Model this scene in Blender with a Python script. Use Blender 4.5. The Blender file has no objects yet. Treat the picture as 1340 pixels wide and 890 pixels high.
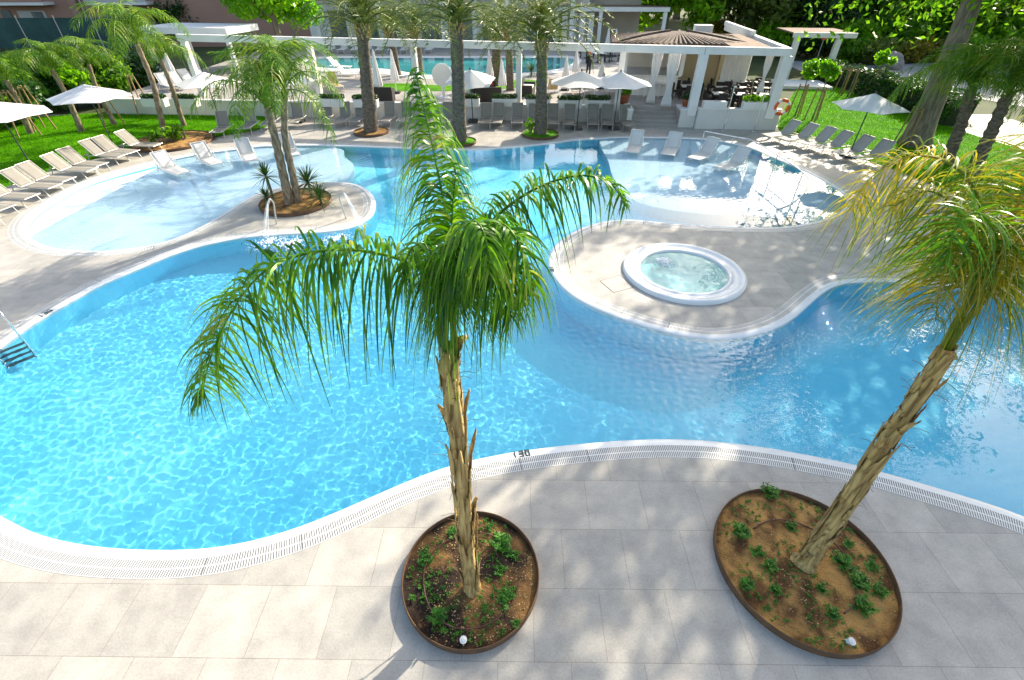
import bpy, bmesh, math, random
import numpy as np
from mathutils import Vector, Matrix, noise
from mathutils.geometry import tessellate_polygon
R = math.radians
random.seed(7)
RNG = np.random.default_rng(7)
scene = bpy.context.scene
COL = bpy.context.collection

# ------------------------------------------------------------------ camera model (used to survey the place)
FPX, PITCH, HCAM = 610.0, R(38.0), 6.8
SP, CP = math.sin(PITCH), math.cos(PITCH)
def ray(px, py):
    X, Y = (px-670)/FPX, (py-445)/FPX
    return Vector((X, CP-Y*SP, -SP-Y*CP))
def W(px, py, z=0.0):
    d = ray(px, py); t = (z-HCAM)/d.z
    return Vector((d.x*t, d.y*t, z))
def atY(px, py, Y):
    d = ray(px, py); t = Y/d.y
    return Vector((d.x*t, Y, HCAM+d.z*t))

# ------------------------------------------------------------------ materials
MATS = {}
def nodes(name):
    m = bpy.data.materials.new(name); m.use_nodes = True
    nt = m.node_tree; nt.nodes.clear()
    out = nt.nodes.new('ShaderNodeOutputMaterial')
    return m, nt, out
def N(nt, t, **kw):
    n = nt.nodes.new(t)
    for k, v in kw.items():
        if k in n.inputs: n.inputs[k].default_value = v
        else: setattr(n, k, v)
    return n
def L(nt, a, b): nt.links.new(a, b)
def c4(c): return (c[0], c[1], c[2], 1)
def mat(name, c1, c2=None, scale=4.0, rough=0.6, metal=0.0, bump=0.0, bscale=None, stretch=None, detail=5, spec=0.4, contrast=(0.35, 0.65), space='Object'):
    """Principled surface whose colour wanders between two pigments, with a little relief."""
    if name in MATS: return MATS[name]
    m, nt, out = nodes(name)
    p = N(nt, 'ShaderNodeBsdfPrincipled'); p.inputs['Roughness'].default_value = rough
    p.inputs['Metallic'].default_value = metal; p.inputs['Specular IOR Level'].default_value = spec
    L(nt, p.outputs[0], out.inputs[0])
    tc = N(nt, 'ShaderNodeTexCoord'); src = tc.outputs[space]
    if stretch:
        mp = N(nt, 'ShaderNodeMapping'); mp.inputs['Scale'].default_value = stretch
        L(nt, src, mp.inputs[0]); src = mp.outputs[0]
    if c2 is None: c2 = tuple(x*0.86 for x in c1)
    no = N(nt, 'ShaderNodeTexNoise'); no.inputs['Scale'].default_value = scale; no.inputs['Detail'].default_value = detail
    L(nt, src, no.inputs['Vector'])
    cr = N(nt, 'ShaderNodeValToRGB'); e = cr.color_ramp.elements
    e[0].position, e[1].position = contrast; e[0].color = c4(c1); e[1].color = c4(c2)
    L(nt, no.outputs['Fac'], cr.inputs[0]); L(nt, cr.outputs[0], p.inputs['Base Color'])
    if bump:
        nb = N(nt, 'ShaderNodeTexNoise'); nb.inputs['Scale'].default_value = bscale or scale*4; nb.inputs['Detail'].default_value = 6
        L(nt, src, nb.inputs['Vector'])
        b = N(nt, 'ShaderNodeBump'); b.inputs['Strength'].default_value = bump; b.inputs['Distance'].default_value = 0.02
        L(nt, nb.outputs['Fac'], b.inputs['Height']); L(nt, b.outputs[0], p.inputs['Normal'])
    MATS[name] = m
    return m
def leafmat(name, c1, c2, scale=1.5, trans=0.35, rough=0.4, c3=None):
    m, nt, out = nodes(name)
    p = N(nt, 'ShaderNodeBsdfPrincipled'); p.inputs['Roughness'].default_value = rough; p.inputs['Specular IOR Level'].default_value = 0.35
    tr = N(nt, 'ShaderNodeBsdfTranslucent'); mx = N(nt, 'ShaderNodeMixShader'); mx.inputs[0].default_value = trans
    tc = N(nt, 'ShaderNodeTexCoord'); no = N(nt, 'ShaderNodeTexNoise'); no.inputs['Scale'].default_value = scale; no.inputs['Detail'].default_value = 4
    gi = N(nt, 'ShaderNodeNewGeometry')
    ad = N(nt, 'ShaderNodeMath', operation='MULTIPLY_ADD'); ad.inputs[1].default_value = 0.45
    L(nt, gi.outputs['Random Per Island'], ad.inputs[0])
    sb = N(nt, 'ShaderNodeMath', operation='ADD'); sb.inputs[1].default_value = -0.22
    L(nt, tc.outputs['Object'], no.inputs['Vector']); L(nt, no.outputs['Fac'], sb.inputs[0]); L(nt, sb.outputs[0], ad.inputs[2])
    cr = N(nt, 'ShaderNodeValToRGB'); e = cr.color_ramp.elements
    e[0].position, e[1].position = 0.3, 0.72; e[0].color = c4(c1); e[1].color = c4(c2)
    if c3:
        k = e.new(0.93); k.color = c4(c3)
    L(nt, ad.outputs[0], cr.inputs[0]); L(nt, cr.outputs[0], p.inputs['Base Color'])
    if rough > 0.8: p.inputs['Specular IOR Level'].default_value = 0.08
    br = N(nt, 'ShaderNodeMixRGB', blend_type='MULTIPLY'); br.inputs[0].default_value = 1; br.inputs[2].default_value = (1.5, 1.5, 0.7, 1)
    L(nt, cr.outputs[0], br.inputs[1]); L(nt, br.outputs[0], tr.inputs[0])
    L(nt, p.outputs[0], mx.inputs[1]); L(nt, tr.outputs[0], mx.inputs[2]); L(nt, mx.outputs[0], out.inputs[0])
    MATS[name] = m
    return m

def deck_material():
    m, nt, out = nodes('stone_paving')
    p = N(nt, 'ShaderNodeBsdfPrincipled'); p.inputs['Roughness'].default_value = 0.55; p.inputs['Specular IOR Level'].default_value = 0.3
    tc = N(nt, 'ShaderNodeTexCoord'); mp = N(nt, 'ShaderNodeMapping'); mp.inputs['Rotation'].default_value = (0, 0, R(0.6)); mp.inputs['Location'].default_value = (0.20, -2.13, 0)
    L(nt, tc.outputs['Object'], mp.inputs[0])
    br = N(nt, 'ShaderNodeTexBrick'); br.offset = 0.5; br.inputs['Scale'].default_value = 1.0
    br.inputs['Brick Width'].default_value = 0.92; br.inputs['Row Height'].default_value = 0.895; br.inputs['Mortar Size'].default_value = 0.0042
    br.inputs['Mortar Smooth'].default_value = 0.2
    br.inputs['Color1'].default_value = (0.40, 0.385, 0.355, 1); br.inputs['Color2'].default_value = (0.48, 0.455, 0.415, 1); br.inputs['Mortar'].default_value = (0.30, 0.27, 0.235, 1)
    L(nt, mp.outputs[0], br.inputs['Vector'])
    n1 = N(nt, 'ShaderNodeTexNoise'); n1.inputs['Scale'].default_value = 2.3; n1.inputs['Detail'].default_value = 8; n1.inputs['Roughness'].default_value = 0.62
    n2 = N(nt, 'ShaderNodeTexNoise'); n2.inputs['Scale'].default_value = 38; n2.inputs['Detail'].default_value = 4
    L(nt, tc.outputs['Object'], n1.inputs['Vector']); L(nt, tc.outputs['Object'], n2.inputs['Vector'])
    r1 = N(nt, 'ShaderNodeValToRGB'); r1.color_ramp.elements[0].color = (0.80, 0.79, 0.78, 1); r1.color_ramp.elements[1].color = (1.13, 1.11, 1.08, 1)
    r1.color_ramp.elements[0].position = 0.32; r1.color_ramp.elements[1].position = 0.7
    L(nt, n1.outputs['Fac'], r1.inputs[0])
    r2 = N(nt, 'ShaderNodeValToRGB'); r2.color_ramp.elements[0].color = (0.88, 0.88, 0.88, 1); r2.color_ramp.elements[1].color = (1.08, 1.08, 1.08, 1); r2.color_ramp.elements[0].position = 0.3; r2.color_ramp.elements[1].position = 0.7
    L(nt, n2.outputs['Fac'], r2.inputs[0])
    m1 = N(nt, 'ShaderNodeMixRGB', blend_type='MULTIPLY'); m1.inputs[0].default_value = 1
    m2 = N(nt, 'ShaderNodeMixRGB', blend_type='MULTIPLY'); m2.inputs[0].default_value = 1
    L(nt, br.outputs['Color'], m1.inputs[1]); L(nt, r1.outputs[0], m1.inputs[2]); L(nt, m1.outputs[0], m2.inputs[1]); L(nt, r2.outputs[0], m2.inputs[2])
    L(nt, m2.outputs[0], p.inputs['Base Color'])
    b = N(nt, 'ShaderNodeBump'); b.inputs['Strength'].default_value = 0.35; b.inputs['Distance'].default_value = 0.006; b.invert = True
    L(nt, br.outputs['Fac'], b.inputs['Height']); L(nt, b.outputs[0], p.inputs['Normal'])
    L(nt, p.outputs[0], out.inputs[0]); return m

def grate_material():
    """White overflow grating: two rows of dark slots, laid along the ring by its UV (u metres along, v 0..1 across)."""
    m, nt, out = nodes('white_overflow_grating')
    p = N(nt, 'ShaderNodeBsdfPrincipled'); p.inputs['Roughness'].default_value = 0.45
    uv = N(nt, 'ShaderNodeUVMap'); uv.uv_map = 'UVMap'; sx = N(nt, 'ShaderNodeSeparateXYZ'); L(nt, uv.outputs[0], sx.inputs[0])
    def M(op, a, b=None):
        n = N(nt, 'ShaderNodeMath', operation=op)
        if isinstance(a, float): n.inputs[0].default_value = a
        else: L(nt, a, n.inputs[0])
        if b is not None:
            if isinstance(b, float): n.inputs[1].default_value = b
            else: L(nt, b, n.inputs[1])
        return n.outputs[0]
    fu = M('FRACT', M('MULTIPLY', sx.outputs[0], 29.0))
    slot = M('LESS_THAN', M('ABSOLUTE', M('SUBTRACT', fu, 0.5)), 0.24)
    fv = M('FRACT', M('MULTIPLY', sx.outputs[1], 2.0))
    inb = M('LESS_THAN', M('ABSOLUTE', M('SUBTRACT', fv, 0.5)), 0.42)
    f0 = M('MULTIPLY', slot, inb)
    jn = M('LESS_THAN', M('FRACT', M('MULTIPLY', sx.outputs[0], 0.8)), 0.008)
    f = M('MAXIMUM', f0, jn)
    no = N(nt, 'ShaderNodeTexNoise'); no.inputs['Scale'].default_value = 1.5
    tc = N(nt, 'ShaderNodeTexCoord'); L(nt, tc.outputs['Object'], no.inputs['Vector'])
    cr = N(nt, 'ShaderNodeValToRGB'); cr.color_ramp.elements[0].color = (0.60, 0.59, 0.56, 1); cr.color_ramp.elements[1].color = (0.80, 0.80, 0.78, 1)
    L(nt, no.outputs['Fac'], cr.inputs[0])
    mx = N(nt, 'ShaderNodeMixRGB'); L(nt, f, mx.inputs[0]); L(nt, cr.outputs[0], mx.inputs[1]); mx.inputs[2].default_value = (0.13, 0.135, 0.14, 1)
    L(nt, mx.outputs[0], p.inputs['Base Color'])
    b = N(nt, 'ShaderNodeBump'); b.invert = True; b.inputs['Strength'].default_value = 0.6; b.inputs['Distance'].default_value = 0.01
    L(nt, f, b.inputs['Height']); L(nt, b.outputs[0], p.inputs['Normal'])
    L(nt, p.outputs[0], out.inputs[0]); return m
def mosaic_material(name, c1, c2, cm, size=0.03):
    m, nt, out = nodes(name)
    p = N(nt, 'ShaderNodeBsdfPrincipled'); p.inputs['Roughness'].default_value = 0.5; p.inputs['Specular IOR Level'].default_value = 0.2
    tc = N(nt, 'ShaderNodeTexCoord')
    no = N(nt, 'ShaderNodeTexNoise'); no.inputs['Scale'].default_value = 0.35; no.inputs['Detail'].default_value = 3
    L(nt, tc.outputs['Object'], no.inputs['Vector'])
    cr = N(nt, 'ShaderNodeValToRGB'); cr.color_ramp.elements[0].color = c4(c1); cr.color_ramp.elements[1].color = c4(c2)
    cr.color_ramp.elements[0].position = 0.35; cr.color_ramp.elements[1].position = 0.65
    L(nt, no.outputs['Fac'], cr.inputs[0])
    br = N(nt, 'ShaderNodeTexBrick'); br.offset = 0; br.inputs['Scale'].default_value = 1; br.inputs['Brick Width'].default_value = size; br.inputs['Row Height'].default_value = size; br.inputs['Mortar Size'].default_value = size*0.05
    br.inputs['Color1'].default_value = (0.94, 0.94, 0.94, 1); br.inputs['Color2'].default_value = (1, 1, 1, 1); br.inputs['Mortar'].default_value = c4(cm)
    L(nt, tc.outputs['Object'], br.inputs['Vector'])
    mm = N(nt, 'ShaderNodeMixRGB', blend_type='MULTIPLY'); mm.inputs[0].default_value = 1
    L(nt, cr.outputs[0], mm.inputs[1]); L(nt, br.outputs['Color'], mm.inputs[2]); L(nt, mm.outputs[0], p.inputs['Base Color'])
    L(nt, p.outputs[0], out.inputs[0]); return m
def water_material(name, tint=(1, 1, 1)):
    m, nt, out = nodes(name)
    g = N(nt, 'ShaderNodeBsdfGlass'); g.inputs['Roughness'].default_value = 0.0; g.inputs['IOR'].default_value = 1.33; g.inputs['Color'].default_value = c4(tint)
    L(nt, g.outputs[0], out.inputs[0]); return m

M_deck = deck_material()
M_grate = grate_material()
M_coping = mat('white_coping', (0.78, 0.79, 0.79), (0.70, 0.72, 0.73), scale=1.2, rough=0.35)
M_basin = mosaic_material('blue_pool_mosaic', (0.16, 0.70, 0.92), (0.23, 0.78, 0.94), (0.9, 0.96, 1.0))
M_wade = mosaic_material('pale_pool_tile', (0.54, 0.71, 0.83), (0.62, 0.77, 0.87), (0.92, 0.95, 0.97), 0.3)
M_water = water_material('pool_water', (0.95, 0.99, 1.0))
M_white = mat('white_paint', (0.78, 0.77, 0.74), (0.70, 0.69, 0.66), scale=0.8, rough=0.6)
M_wall = mat('white_render', (0.68, 0.66, 0.62), (0.60, 0.58, 0.54), scale=0.7, rough=0.8, bump=0.1, bscale=30)
M_terrace = mat('terrace_stone', (0.38, 0.35, 0.32), (0.31, 0.285, 0.26), scale=0.9, rough=0.7)
M_cream = mat('cream_render', (0.55, 0.47, 0.30), (0.48, 0.41, 0.27), scale=0.6, rough=0.8)
M_pink = mat('pink_render', (0.42, 0.24, 0.18), (0.37, 0.21, 0.16), scale=0.3, rough=0.85)
M_glass = mat('window_glass', (0.10, 0.13, 0.14), (0.2, 0.22, 0.23), scale=0.6, rough=0.12)
M_shutter = mat('pale_shutter', (0.55, 0.54, 0.52), (0.45, 0.44, 0.43), scale=3, stretch=(0.2, 0.2, 6), rough=0.6)
M_tarp = mat('teal_mesh', (0.012, 0.05, 0.048), (0.022, 0.08, 0.075), scale=0.8, rough=0.7)
M_rooftile = mat('brown_roof_tile', (0.17, 0.115, 0.085), (0.085, 0.058, 0.046), scale=3, rough=0.8, bump=0.5, bscale=12)
M_roofgravel = mat('brown_roof_gravel', (0.26, 0.17, 0.12), (0.17, 0.11, 0.08), scale=2, rough=0.9, bump=0.3)
M_grass = mat('lawn_green', (0.10, 0.30, 0.004), (0.04, 0.17, 0.003), scale=1.1, rough=0.9, spec=0.1, bump=0.6, bscale=60, detail=8)
M_blade = leafmat('grass_blade', (0.05, 0.22, 0.002), (0.13, 0.37, 0.003), scale=0.8, trans=0.3, rough=0.9)
M_ground = mat('rough_ground', (0.07, 0.09, 0.025), (0.035, 0.06, 0.015), scale=0.3, rough=0.95)
M_road = mat('pale_asphalt', (0.38, 0.37, 0.36), (0.30, 0.29, 0.29), scale=0.4, rough=0.85)
M_path = mat('grey_path', (0.42, 0.38, 0.35), (0.36, 0.33, 0.30), scale=1, rough=0.85)
M_sling = mat('taupe_sling', (0.27, 0.25, 0.22), (0.235, 0.22, 0.195), scale=2, rough=0.75, bump=0.15, bscale=220)
M_sling_shade = mat('shade_lightened_sling', (0.42, 0.40, 0.37), (0.37, 0.355, 0.33), scale=2, rough=0.75)  # same taupe fabric, colour lightened to offset the shade on the right-hand row
M_sling_w = mat('white_sling', (0.66, 0.64, 0.60), (0.60, 0.58, 0.55), scale=2, rough=0.7)
M_sling_b = mat('beige_sling', (0.50, 0.36, 0.17), (0.44, 0.32, 0.15), scale=2, rough=0.75)
M_alu = mat('light_metal', (0.55, 0.52, 0.47), (0.47, 0.45, 0.41), scale=3, rough=0.4, metal=0.3)
M_steel = mat('polished_steel', (0.72, 0.73, 0.74), (0.62, 0.63, 0.64), scale=3, rough=0.18, metal=1.0)
M_dark = mat('dark_metal', (0.06, 0.06, 0.06), (0.04, 0.04, 0.04), scale=3, rough=0.5)
M_canvas = mat('white_canvas', (0.76, 0.74, 0.72), (0.70, 0.69, 0.67), scale=1.5, rough=0.85)
M_corten = mat('rusty_steel', (0.16, 0.085, 0.04), (0.09, 0.05, 0.028), scale=5, rough=0.75, bump=0.15, bscale=40)
M_soil = mat('planter_soil', (0.030, 0.017, 0.011), (0.20, 0.105, 0.035), scale=1.6, rough=0.95, bump=0.8, bscale=55, detail=10, contrast=(0.46, 0.60))
M_soil2 = mat('sandy_planter_soil', (0.12, 0.055, 0.018), (0.46, 0.25, 0.075), scale=3.4, rough=0.95, bump=1.0, bscale=48, detail=12, contrast=(0.40, 0.60))
M_grit = mat('grit', (0.58, 0.42, 0.20), (0.22, 0.13, 0.05), scale=9, rough=0.9)
M_hose = mat('brown_hose', (0.10, 0.04, 0.03), rough=0.5)
M_husk = mat('palm_husk', (0.62, 0.45, 0.18), (0.20, 0.115, 0.04), scale=6, stretch=(4, 4, 0.35), rough=0.8, bump=0.7, bscale=22, detail=9, contrast=(0.34, 0.68))
M_qtrunk = mat('grey_palm_trunk', (0.36, 0.28, 0.18), (0.14, 0.10, 0.065), scale=5, stretch=(2, 2, 0.8), rough=0.9, bump=0.8, bscale=10)
M_fibre = mat('palm_fibre', (0.34, 0.22, 0.09), (0.20, 0.12, 0.05), scale=9, stretch=(3, 3, 0.5), rough=0.85)
M_datetrunk = mat('date_palm_trunk', (0.20, 0.16, 0.12), (0.09, 0.07, 0.05), scale=6, stretch=(1, 1, 2.2), rough=0.9, bump=0.9, bscale=9)
M_bark = mat('grey_bark', (0.27, 0.225, 0.175), (0.13, 0.105, 0.08), scale=3, stretch=(3, 3, 0.5), rough=0.9, bump=0.8, bscale=12)
M_wood = mat('stake_wood', (0.36, 0.24, 0.11), (0.25, 0.16, 0.07), scale=6, stretch=(4, 4, 0.4), rough=0.8)
M_terra = mat('terracotta', (0.42, 0.14, 0.06), (0.34, 0.11, 0.05), scale=4, rough=0.75)
M_wicker = mat('dark_wicker', (0.035, 0.028, 0.025), (0.02, 0.017, 0.015), scale=20, rough=0.7)
M_red = mat('orange_red_plastic', (0.75, 0.10, 0.02), (0.68, 0.09, 0.02), rough=0.4)
M_farwater = mat('far_pool_water', (0.03, 0.25, 0.27), (0.06, 0.36, 0.38), scale=0.4, rough=0.06, stretch=(0.5, 2, 1))
M_skin = mat('skin', (0.45, 0.26, 0.18), rough=0.6)
M_cloth = mat('black_uniform', (0.02, 0.02, 0.025), rough=0.8)
M_blacktile = mat('dark_marking', (0.015, 0.04, 0.04), rough=0.5)
M_whiteplastic = mat('white_plastic', (0.72, 0.72, 0.73), rough=0.4)
LF_palm = leafmat('palm_leaflet', (0.020, 0.105, 0.005), (0.16, 0.36, 0.015), scale=2.2, trans=0.35, rough=0.30, c3=(0.42, 0.36, 0.10))
LF_palmy = leafmat('yellowing_palm_leaflet', (0.08, 0.17, 0.008), (0.44, 0.34, 0.035), scale=1.6, trans=0.38, rough=0.36, c3=(0.55, 0.37, 0.14))
LF_queen = leafmat('queen_palm_leaflet', (0.045, 0.15, 0.008), (0.20, 0.33, 0.02), scale=1.2, trans=0.35, c3=(0.30, 0.24, 0.06))
LF_date = leafmat('date_palm_leaflet', (0.06, 0.12, 0.02), (0.20, 0.24, 0.04), scale=0.9, trans=0.25, c3=(0.28, 0.22, 0.09))
LF_bright = leafmat('bright_foliage', (0.08, 0.25, 0.010), (0.24, 0.46, 0.02), scale=0.5, trans=0.6)
LF_mid = leafmat('mid_foliage', (0.06, 0.19, 0.015), (0.17, 0.34, 0.025), scale=0.4, trans=0.6, c3=(0.16, 0.22, 0.04))
LF_dark = leafmat('dark_foliage', (0.012, 0.05, 0.012), (0.03, 0.095, 0.018), scale=0.5, trans=0.2)
LF_olive = leafmat('olive_foliage', (0.09, 0.15, 0.04), (0.19, 0.25, 0.06), scale=0.4, trans=0.6)
LF_yellow = leafmat('yellow_shrub', (0.16, 0.17, 0.02), (0.38, 0.30, 0.04), scale=0.6, trans=0.35)
LF_hedge = leafmat('hedge_foliage', (0.018, 0.07, 0.010), (0.05, 0.14, 0.016), scale=0.8, trans=0.2)
LF_weed = leafmat('weed_leaf', (0.025, 0.12, 0.010), (0.10, 0.30, 0.03), scale=6, trans=0.3)
LF_yucca = leafmat('yucca_leaf', (0.03, 0.085, 0.02), (0.07, 0.15, 0.03), scale=2, trans=0.15)

# ------------------------------------------------------------------ mesh helpers
class MB:
    def __init__(s): s.v, s.f, s.uv = [], [], None
    def add(s, vs, fs):
        b = len(s.v); s.v.extend(tuple(x) for x in vs); s.f.extend(tuple(b+i for i in q) for q in fs); return s
    def box(s, c, size, rz=0.0, M=None, taper=1.0):
        hx, hy, hz = size[0]/2, size[1]/2, size[2]/2
        vs = [Vector((x*hx*(taper if z > 0 else 1), y*hy*(taper if z > 0 else 1), z*hz)) for z in (-1, 1) for x, y in ((-1, -1), (1, -1), (1, 1), (-1, 1))]
        m = (M if M is not None else Matrix.Rotation(rz, 3, 'Z'))
        vs = [m @ v + Vector(c) for v in vs]
        return s.add(vs, [(3, 2, 1, 0), (4, 5, 6, 7), (0, 1, 5, 4), (1, 2, 6, 5), (2, 3, 7, 6), (3, 0, 4, 7)])
    def tube(s, pts, r, n=8, caps=True, closed=False):
        pts = [Vector(p) for p in pts]; k = len(pts)
        rr = r if callable(r) else ((lambda t: r) if not isinstance(r, (list, tuple)) else None)
        ref = Vector((0, 0, 1)); vs = []; prev = None
        for i, p in enumerate(pts):
            if closed: t = (pts[(i+1) % k]-pts[i-1])
            else: t = pts[min(i+1, k-1)]-pts[max(i-1, 0)]
            t.normalize()
            if prev is None:
                a = ref if abs(t.z) < 0.9 else Vector((1, 0, 0))
                u = t.cross(a).normalized()
            else:
                u = (prev - t*prev.dot(t)).normalized()
            prev = u; w = t.cross(u)
            rad = rr(i/(k-1)) if rr else r[i]
            for j in range(n):
                a = 2*math.pi*j/n; vs.append(p+(u*math.cos(a)+w*math.sin(a))*rad)
        fs = []
        for i in range(k if closed else k-1):
            for j in range(n):
                a, b = i*n+j, i*n+(j+1) % n; c, d = ((i+1) % k)*n+(j+1) % n, ((i+1) % k)*n+j
                fs.append((a, b, c, d))
        if caps and not closed: fs += [tuple(reversed(range(n))), tuple((k-1)*n+j for j in range(n))]
        return s.add(vs, fs)
    def lathe(s, prof, n=32, c=(0, 0, 0)):
        c = Vector(c); vs = []; k = len(prof)
        for (r, z) in prof:
            for j in range(n):
                a = 2*math.pi*j/n; vs.append(c+Vector((r*math.cos(a), r*math.sin(a), z)))
        fs = []
        for i in range(k-1):
            for j in range(n):
                fs.append((i*n+j, i*n+(j+1) % n, (i+1)*n+(j+1) % n, (i+1)*n+j))
        return s.add(vs, fs)
    def prism(s, poly, z0, z1):
        n = len(poly); vs = [(p[0], p[1], z0) for p in poly]+[(p[0], p[1], z1) for p in poly]
        tri = tessellate_polygon([[Vector((p[0], p[1], 0)) for p in poly]])
        fs = [tuple(i+n for i in t) for t in tri]+[(i, (i+1) % n, n+(i+1) % n, n+i) for i in range(n)]
        return s.add(vs, fs)
    def build(s, name, m=None, parent=None, smooth=False, loc=None):
        me = bpy.data.meshes.new(name); me.from_pydata(s.v, [], s.f); me.validate()
        bm = bmesh.new(); bm.from_mesh(me); bmesh.ops.recalc_face_normals(bm, faces=bm.faces) if len(s.f) < 20000 else None
        bm.to_mesh(me); bm.free()
        if smooth: me.shade_smooth()
        return link(name, me, m, parent, loc)
def link(name, me, m=None, parent=None, loc=None):
    o = bpy.data.objects.new(name, me); COL.objects.link(o)
    if m is not None and not me.materials: me.materials.append(m)
    if parent is not None: o.parent = parent
    if loc is not None: o.location = loc
    return o
def tag(o, label=None, cat=None, group=None, kind=None):
    if label: o['label'] = label
    if cat: o['category'] = cat
    if group: o['group'] = group
    if kind: o['kind'] = kind
    return o
def thing(name, label, cat, loc=(0, 0, 0), rz=0.0, group=None):
    o = bpy.data.objects.new(name, None); COL.objects.link(o); o.location = loc; o.rotation_euler = (0, 0, rz); o.empty_display_size = 0.2
    return tag(o, label, cat, group)
def kids(o): return [c for c in COL.objects if c.parent == o]
def copy_tree(o, parent=None, ch=None):
    c = o.copy(); COL.objects.link(c); c.parent = parent
    for k in list(o.children): copy_tree(k, c)
    return c
def dup(o, label, loc, rz=0.0, group=None, scale=None):
    c = copy_tree(o); c.location = loc; c.rotation_euler = (0, 0, rz); c['label'] = label
    if group: c['group'] = group
    if scale: c.scale = (scale,)*3 if not isinstance(scale, tuple) else scale
    return c
def structure(name, o): o['kind'] = 'structure'; return o
def npmesh(name, verts, quads, m, parent=None, smooth=False, tri=False, loc=None):
    me = bpy.data.meshes.new(name); verts = np.asarray(verts, np.float32).reshape(-1, 3); quads = np.asarray(quads, np.int32); k = quads.shape[1]
    me.vertices.add(len(verts)); me.vertices.foreach_set('co', verts.ravel())
    me.loops.add(quads.size); me.loops.foreach_set('vertex_index', quads.ravel())
    me.polygons.add(len(quads)); me.polygons.foreach_set('loop_start', np.arange(0, quads.size, k, dtype=np.int32))
    if smooth: me.polygons.foreach_set('use_smooth', np.ones(len(quads), bool))
    me.update(calc_edges=True)
    return link(name, me, m, parent, loc)
def catmull(pts, per=8, closed=False):
    P = [Vector(p) for p in pts]; n = len(P); out = []
    rng = range(n) if closed else range(n-1)
    for i in rng:
        if closed: p0, p1, p2, p3 = P[i-1], P[i], P[(i+1) % n], P[(i+2) % n]
        else: p0, p1, p2, p3 = P[max(i-1, 0)], P[i], P[i+1], P[min(i+2, n-1)]
        for j in range(per):
            t = j/per
            out.append(0.5*((2*p1)+(p2-p0)*t+(2*p0-5*p1+4*p2-p3)*t*t+(3*p1-p0-3*p2+p3)*t**3))
    if not closed: out.append(P[-1])
    return out
def ordw(i): return ['first', 'second', 'third', 'fourth', 'fifth', 'sixth', 'seventh', 'eighth', 'ninth', 'tenth', 'eleventh', 'twelfth', 'thirteenth', 'fourteenth', 'fifteenth', 'sixteenth', 'seventeenth', 'eighteenth'][i]

# ------------------------------------------------------------------ leaves, fronds, crowns
def leaflets(base, dirs, length, width, wdir, droop, seg=4):
    """Ribbon leaflets: arrays (n,3). Returns verts, quads."""
    n = len(base); s = np.linspace(0, 1, seg+1)
    out = np.zeros((n, seg+1, 2, 3))
    for k, t in enumerate(s):
        p = base + dirs*(length*t)[:, None]
        p[:, 2] -= droop*length*t**2
        shrink = 1 - 0.25*np.minimum(droop, 1.2)*t
        p = base + (p-base)*shrink[:, None]
        w = width*(min(1, 0.35+t*5))*(1-t**1.8)*0.5+0.0012
        out[:, k, 0] = p - wdir*w[:, None]; out[:, k, 1] = p + wdir*w[:, None]
    V = out.reshape(-1, 3); q = []
    st = (seg+1)*2
    off = np.arange(n)*st
    for k in range(seg):
        q.append(np.stack([off+2*k, off+2*k+1, off+2*k+3, off+2*k+2], 1))
    return V, np.concatenate(q)
def norm(a): return a/np.maximum(1e-9, np.linalg.norm(a, axis=-1, keepdims=True))
def frond(path, pairs, lmax, width, droop=0.8, lift=0.35, forward=0.35, rng=RNG, seg=4, stalk=0.12, rr=0.016, jitter=0.25, gap=0.0, skew=(1, 1)):
    pts = np.array([tuple(p) for p in catmull(path, 10)])
    d = np.r_[0, np.cumsum(np.linalg.norm(np.diff(pts, axis=0), axis=1))]; tot = d[-1]
    t = np.linspace(stalk, 0.995, pairs); t = np.clip(t+rng.normal(0, 0.5/pairs, pairs), stalk, 1)
    pos = np.stack([np.interp(t*tot, d, pts[:, i]) for i in range(3)], 1)
    tg = norm(np.stack([np.interp(np.clip(t+0.02, 0, 1)*tot, d, pts[:, i]) - np.interp(np.clip(t-0.02, 0, 1)*tot, d, pts[:, i]) for i in range(3)], 1))
    up = np.array([0, 0, 1.0]); side = np.cross(tg, up); bad = np.linalg.norm(side, axis=1) < 0.15
    ov = norm(np.cross(pts[-1]-pts[0], up)[None] + 1e-6)[0]
    side[bad] = ov; side = norm(side); flip = (side @ ov) < 0; side[flip] *= -1
    nrm = np.cross(side, tg)
    V, Q, b = [], [], 0
    prof = np.clip(np.sin(np.pi*np.clip(0.18+0.80*t, 0, 1))**0.65, 0.25, 1)
    for k, sg in enumerate((-1, 1)):
        lf = lift+rng.normal(0, jitter, pairs)
        fw = forward*(0.6+1.1*t**2)+rng.normal(0, 0.12, pairs)
        dr = norm(side*sg*skew[k] + nrm*lf[:, None] + tg*fw[:, None] + rng.normal(0, 0.07, (pairs, 3)))
        ln = lmax*prof*rng.uniform(0.75, 1.15, pairs)
        dp = droop*rng.uniform(0.6, 1.4, pairs)
        wd = norm(tg + rng.normal(0, 0.35, (pairs, 3)))
        wd = norm(wd - dr*np.sum(wd*dr, 1, keepdims=True))
        v, q = leaflets(pos, dr, ln, np.full(pairs, width)*rng.uniform(0.7, 1.15, pairs), wd, dp, seg)
        V.append(v); Q.append(q+b); b += len(v)
    # midrib
    mb = MB(); mb.tube(pts[::2], lambda s: rr*(1-0.85*s)+0.002, 5, caps=False)
    V.append(np.array(mb.v)); Q.append(np.array(mb.f)+b)
    return np.concatenate(V), np.concatenate(Q)
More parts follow.
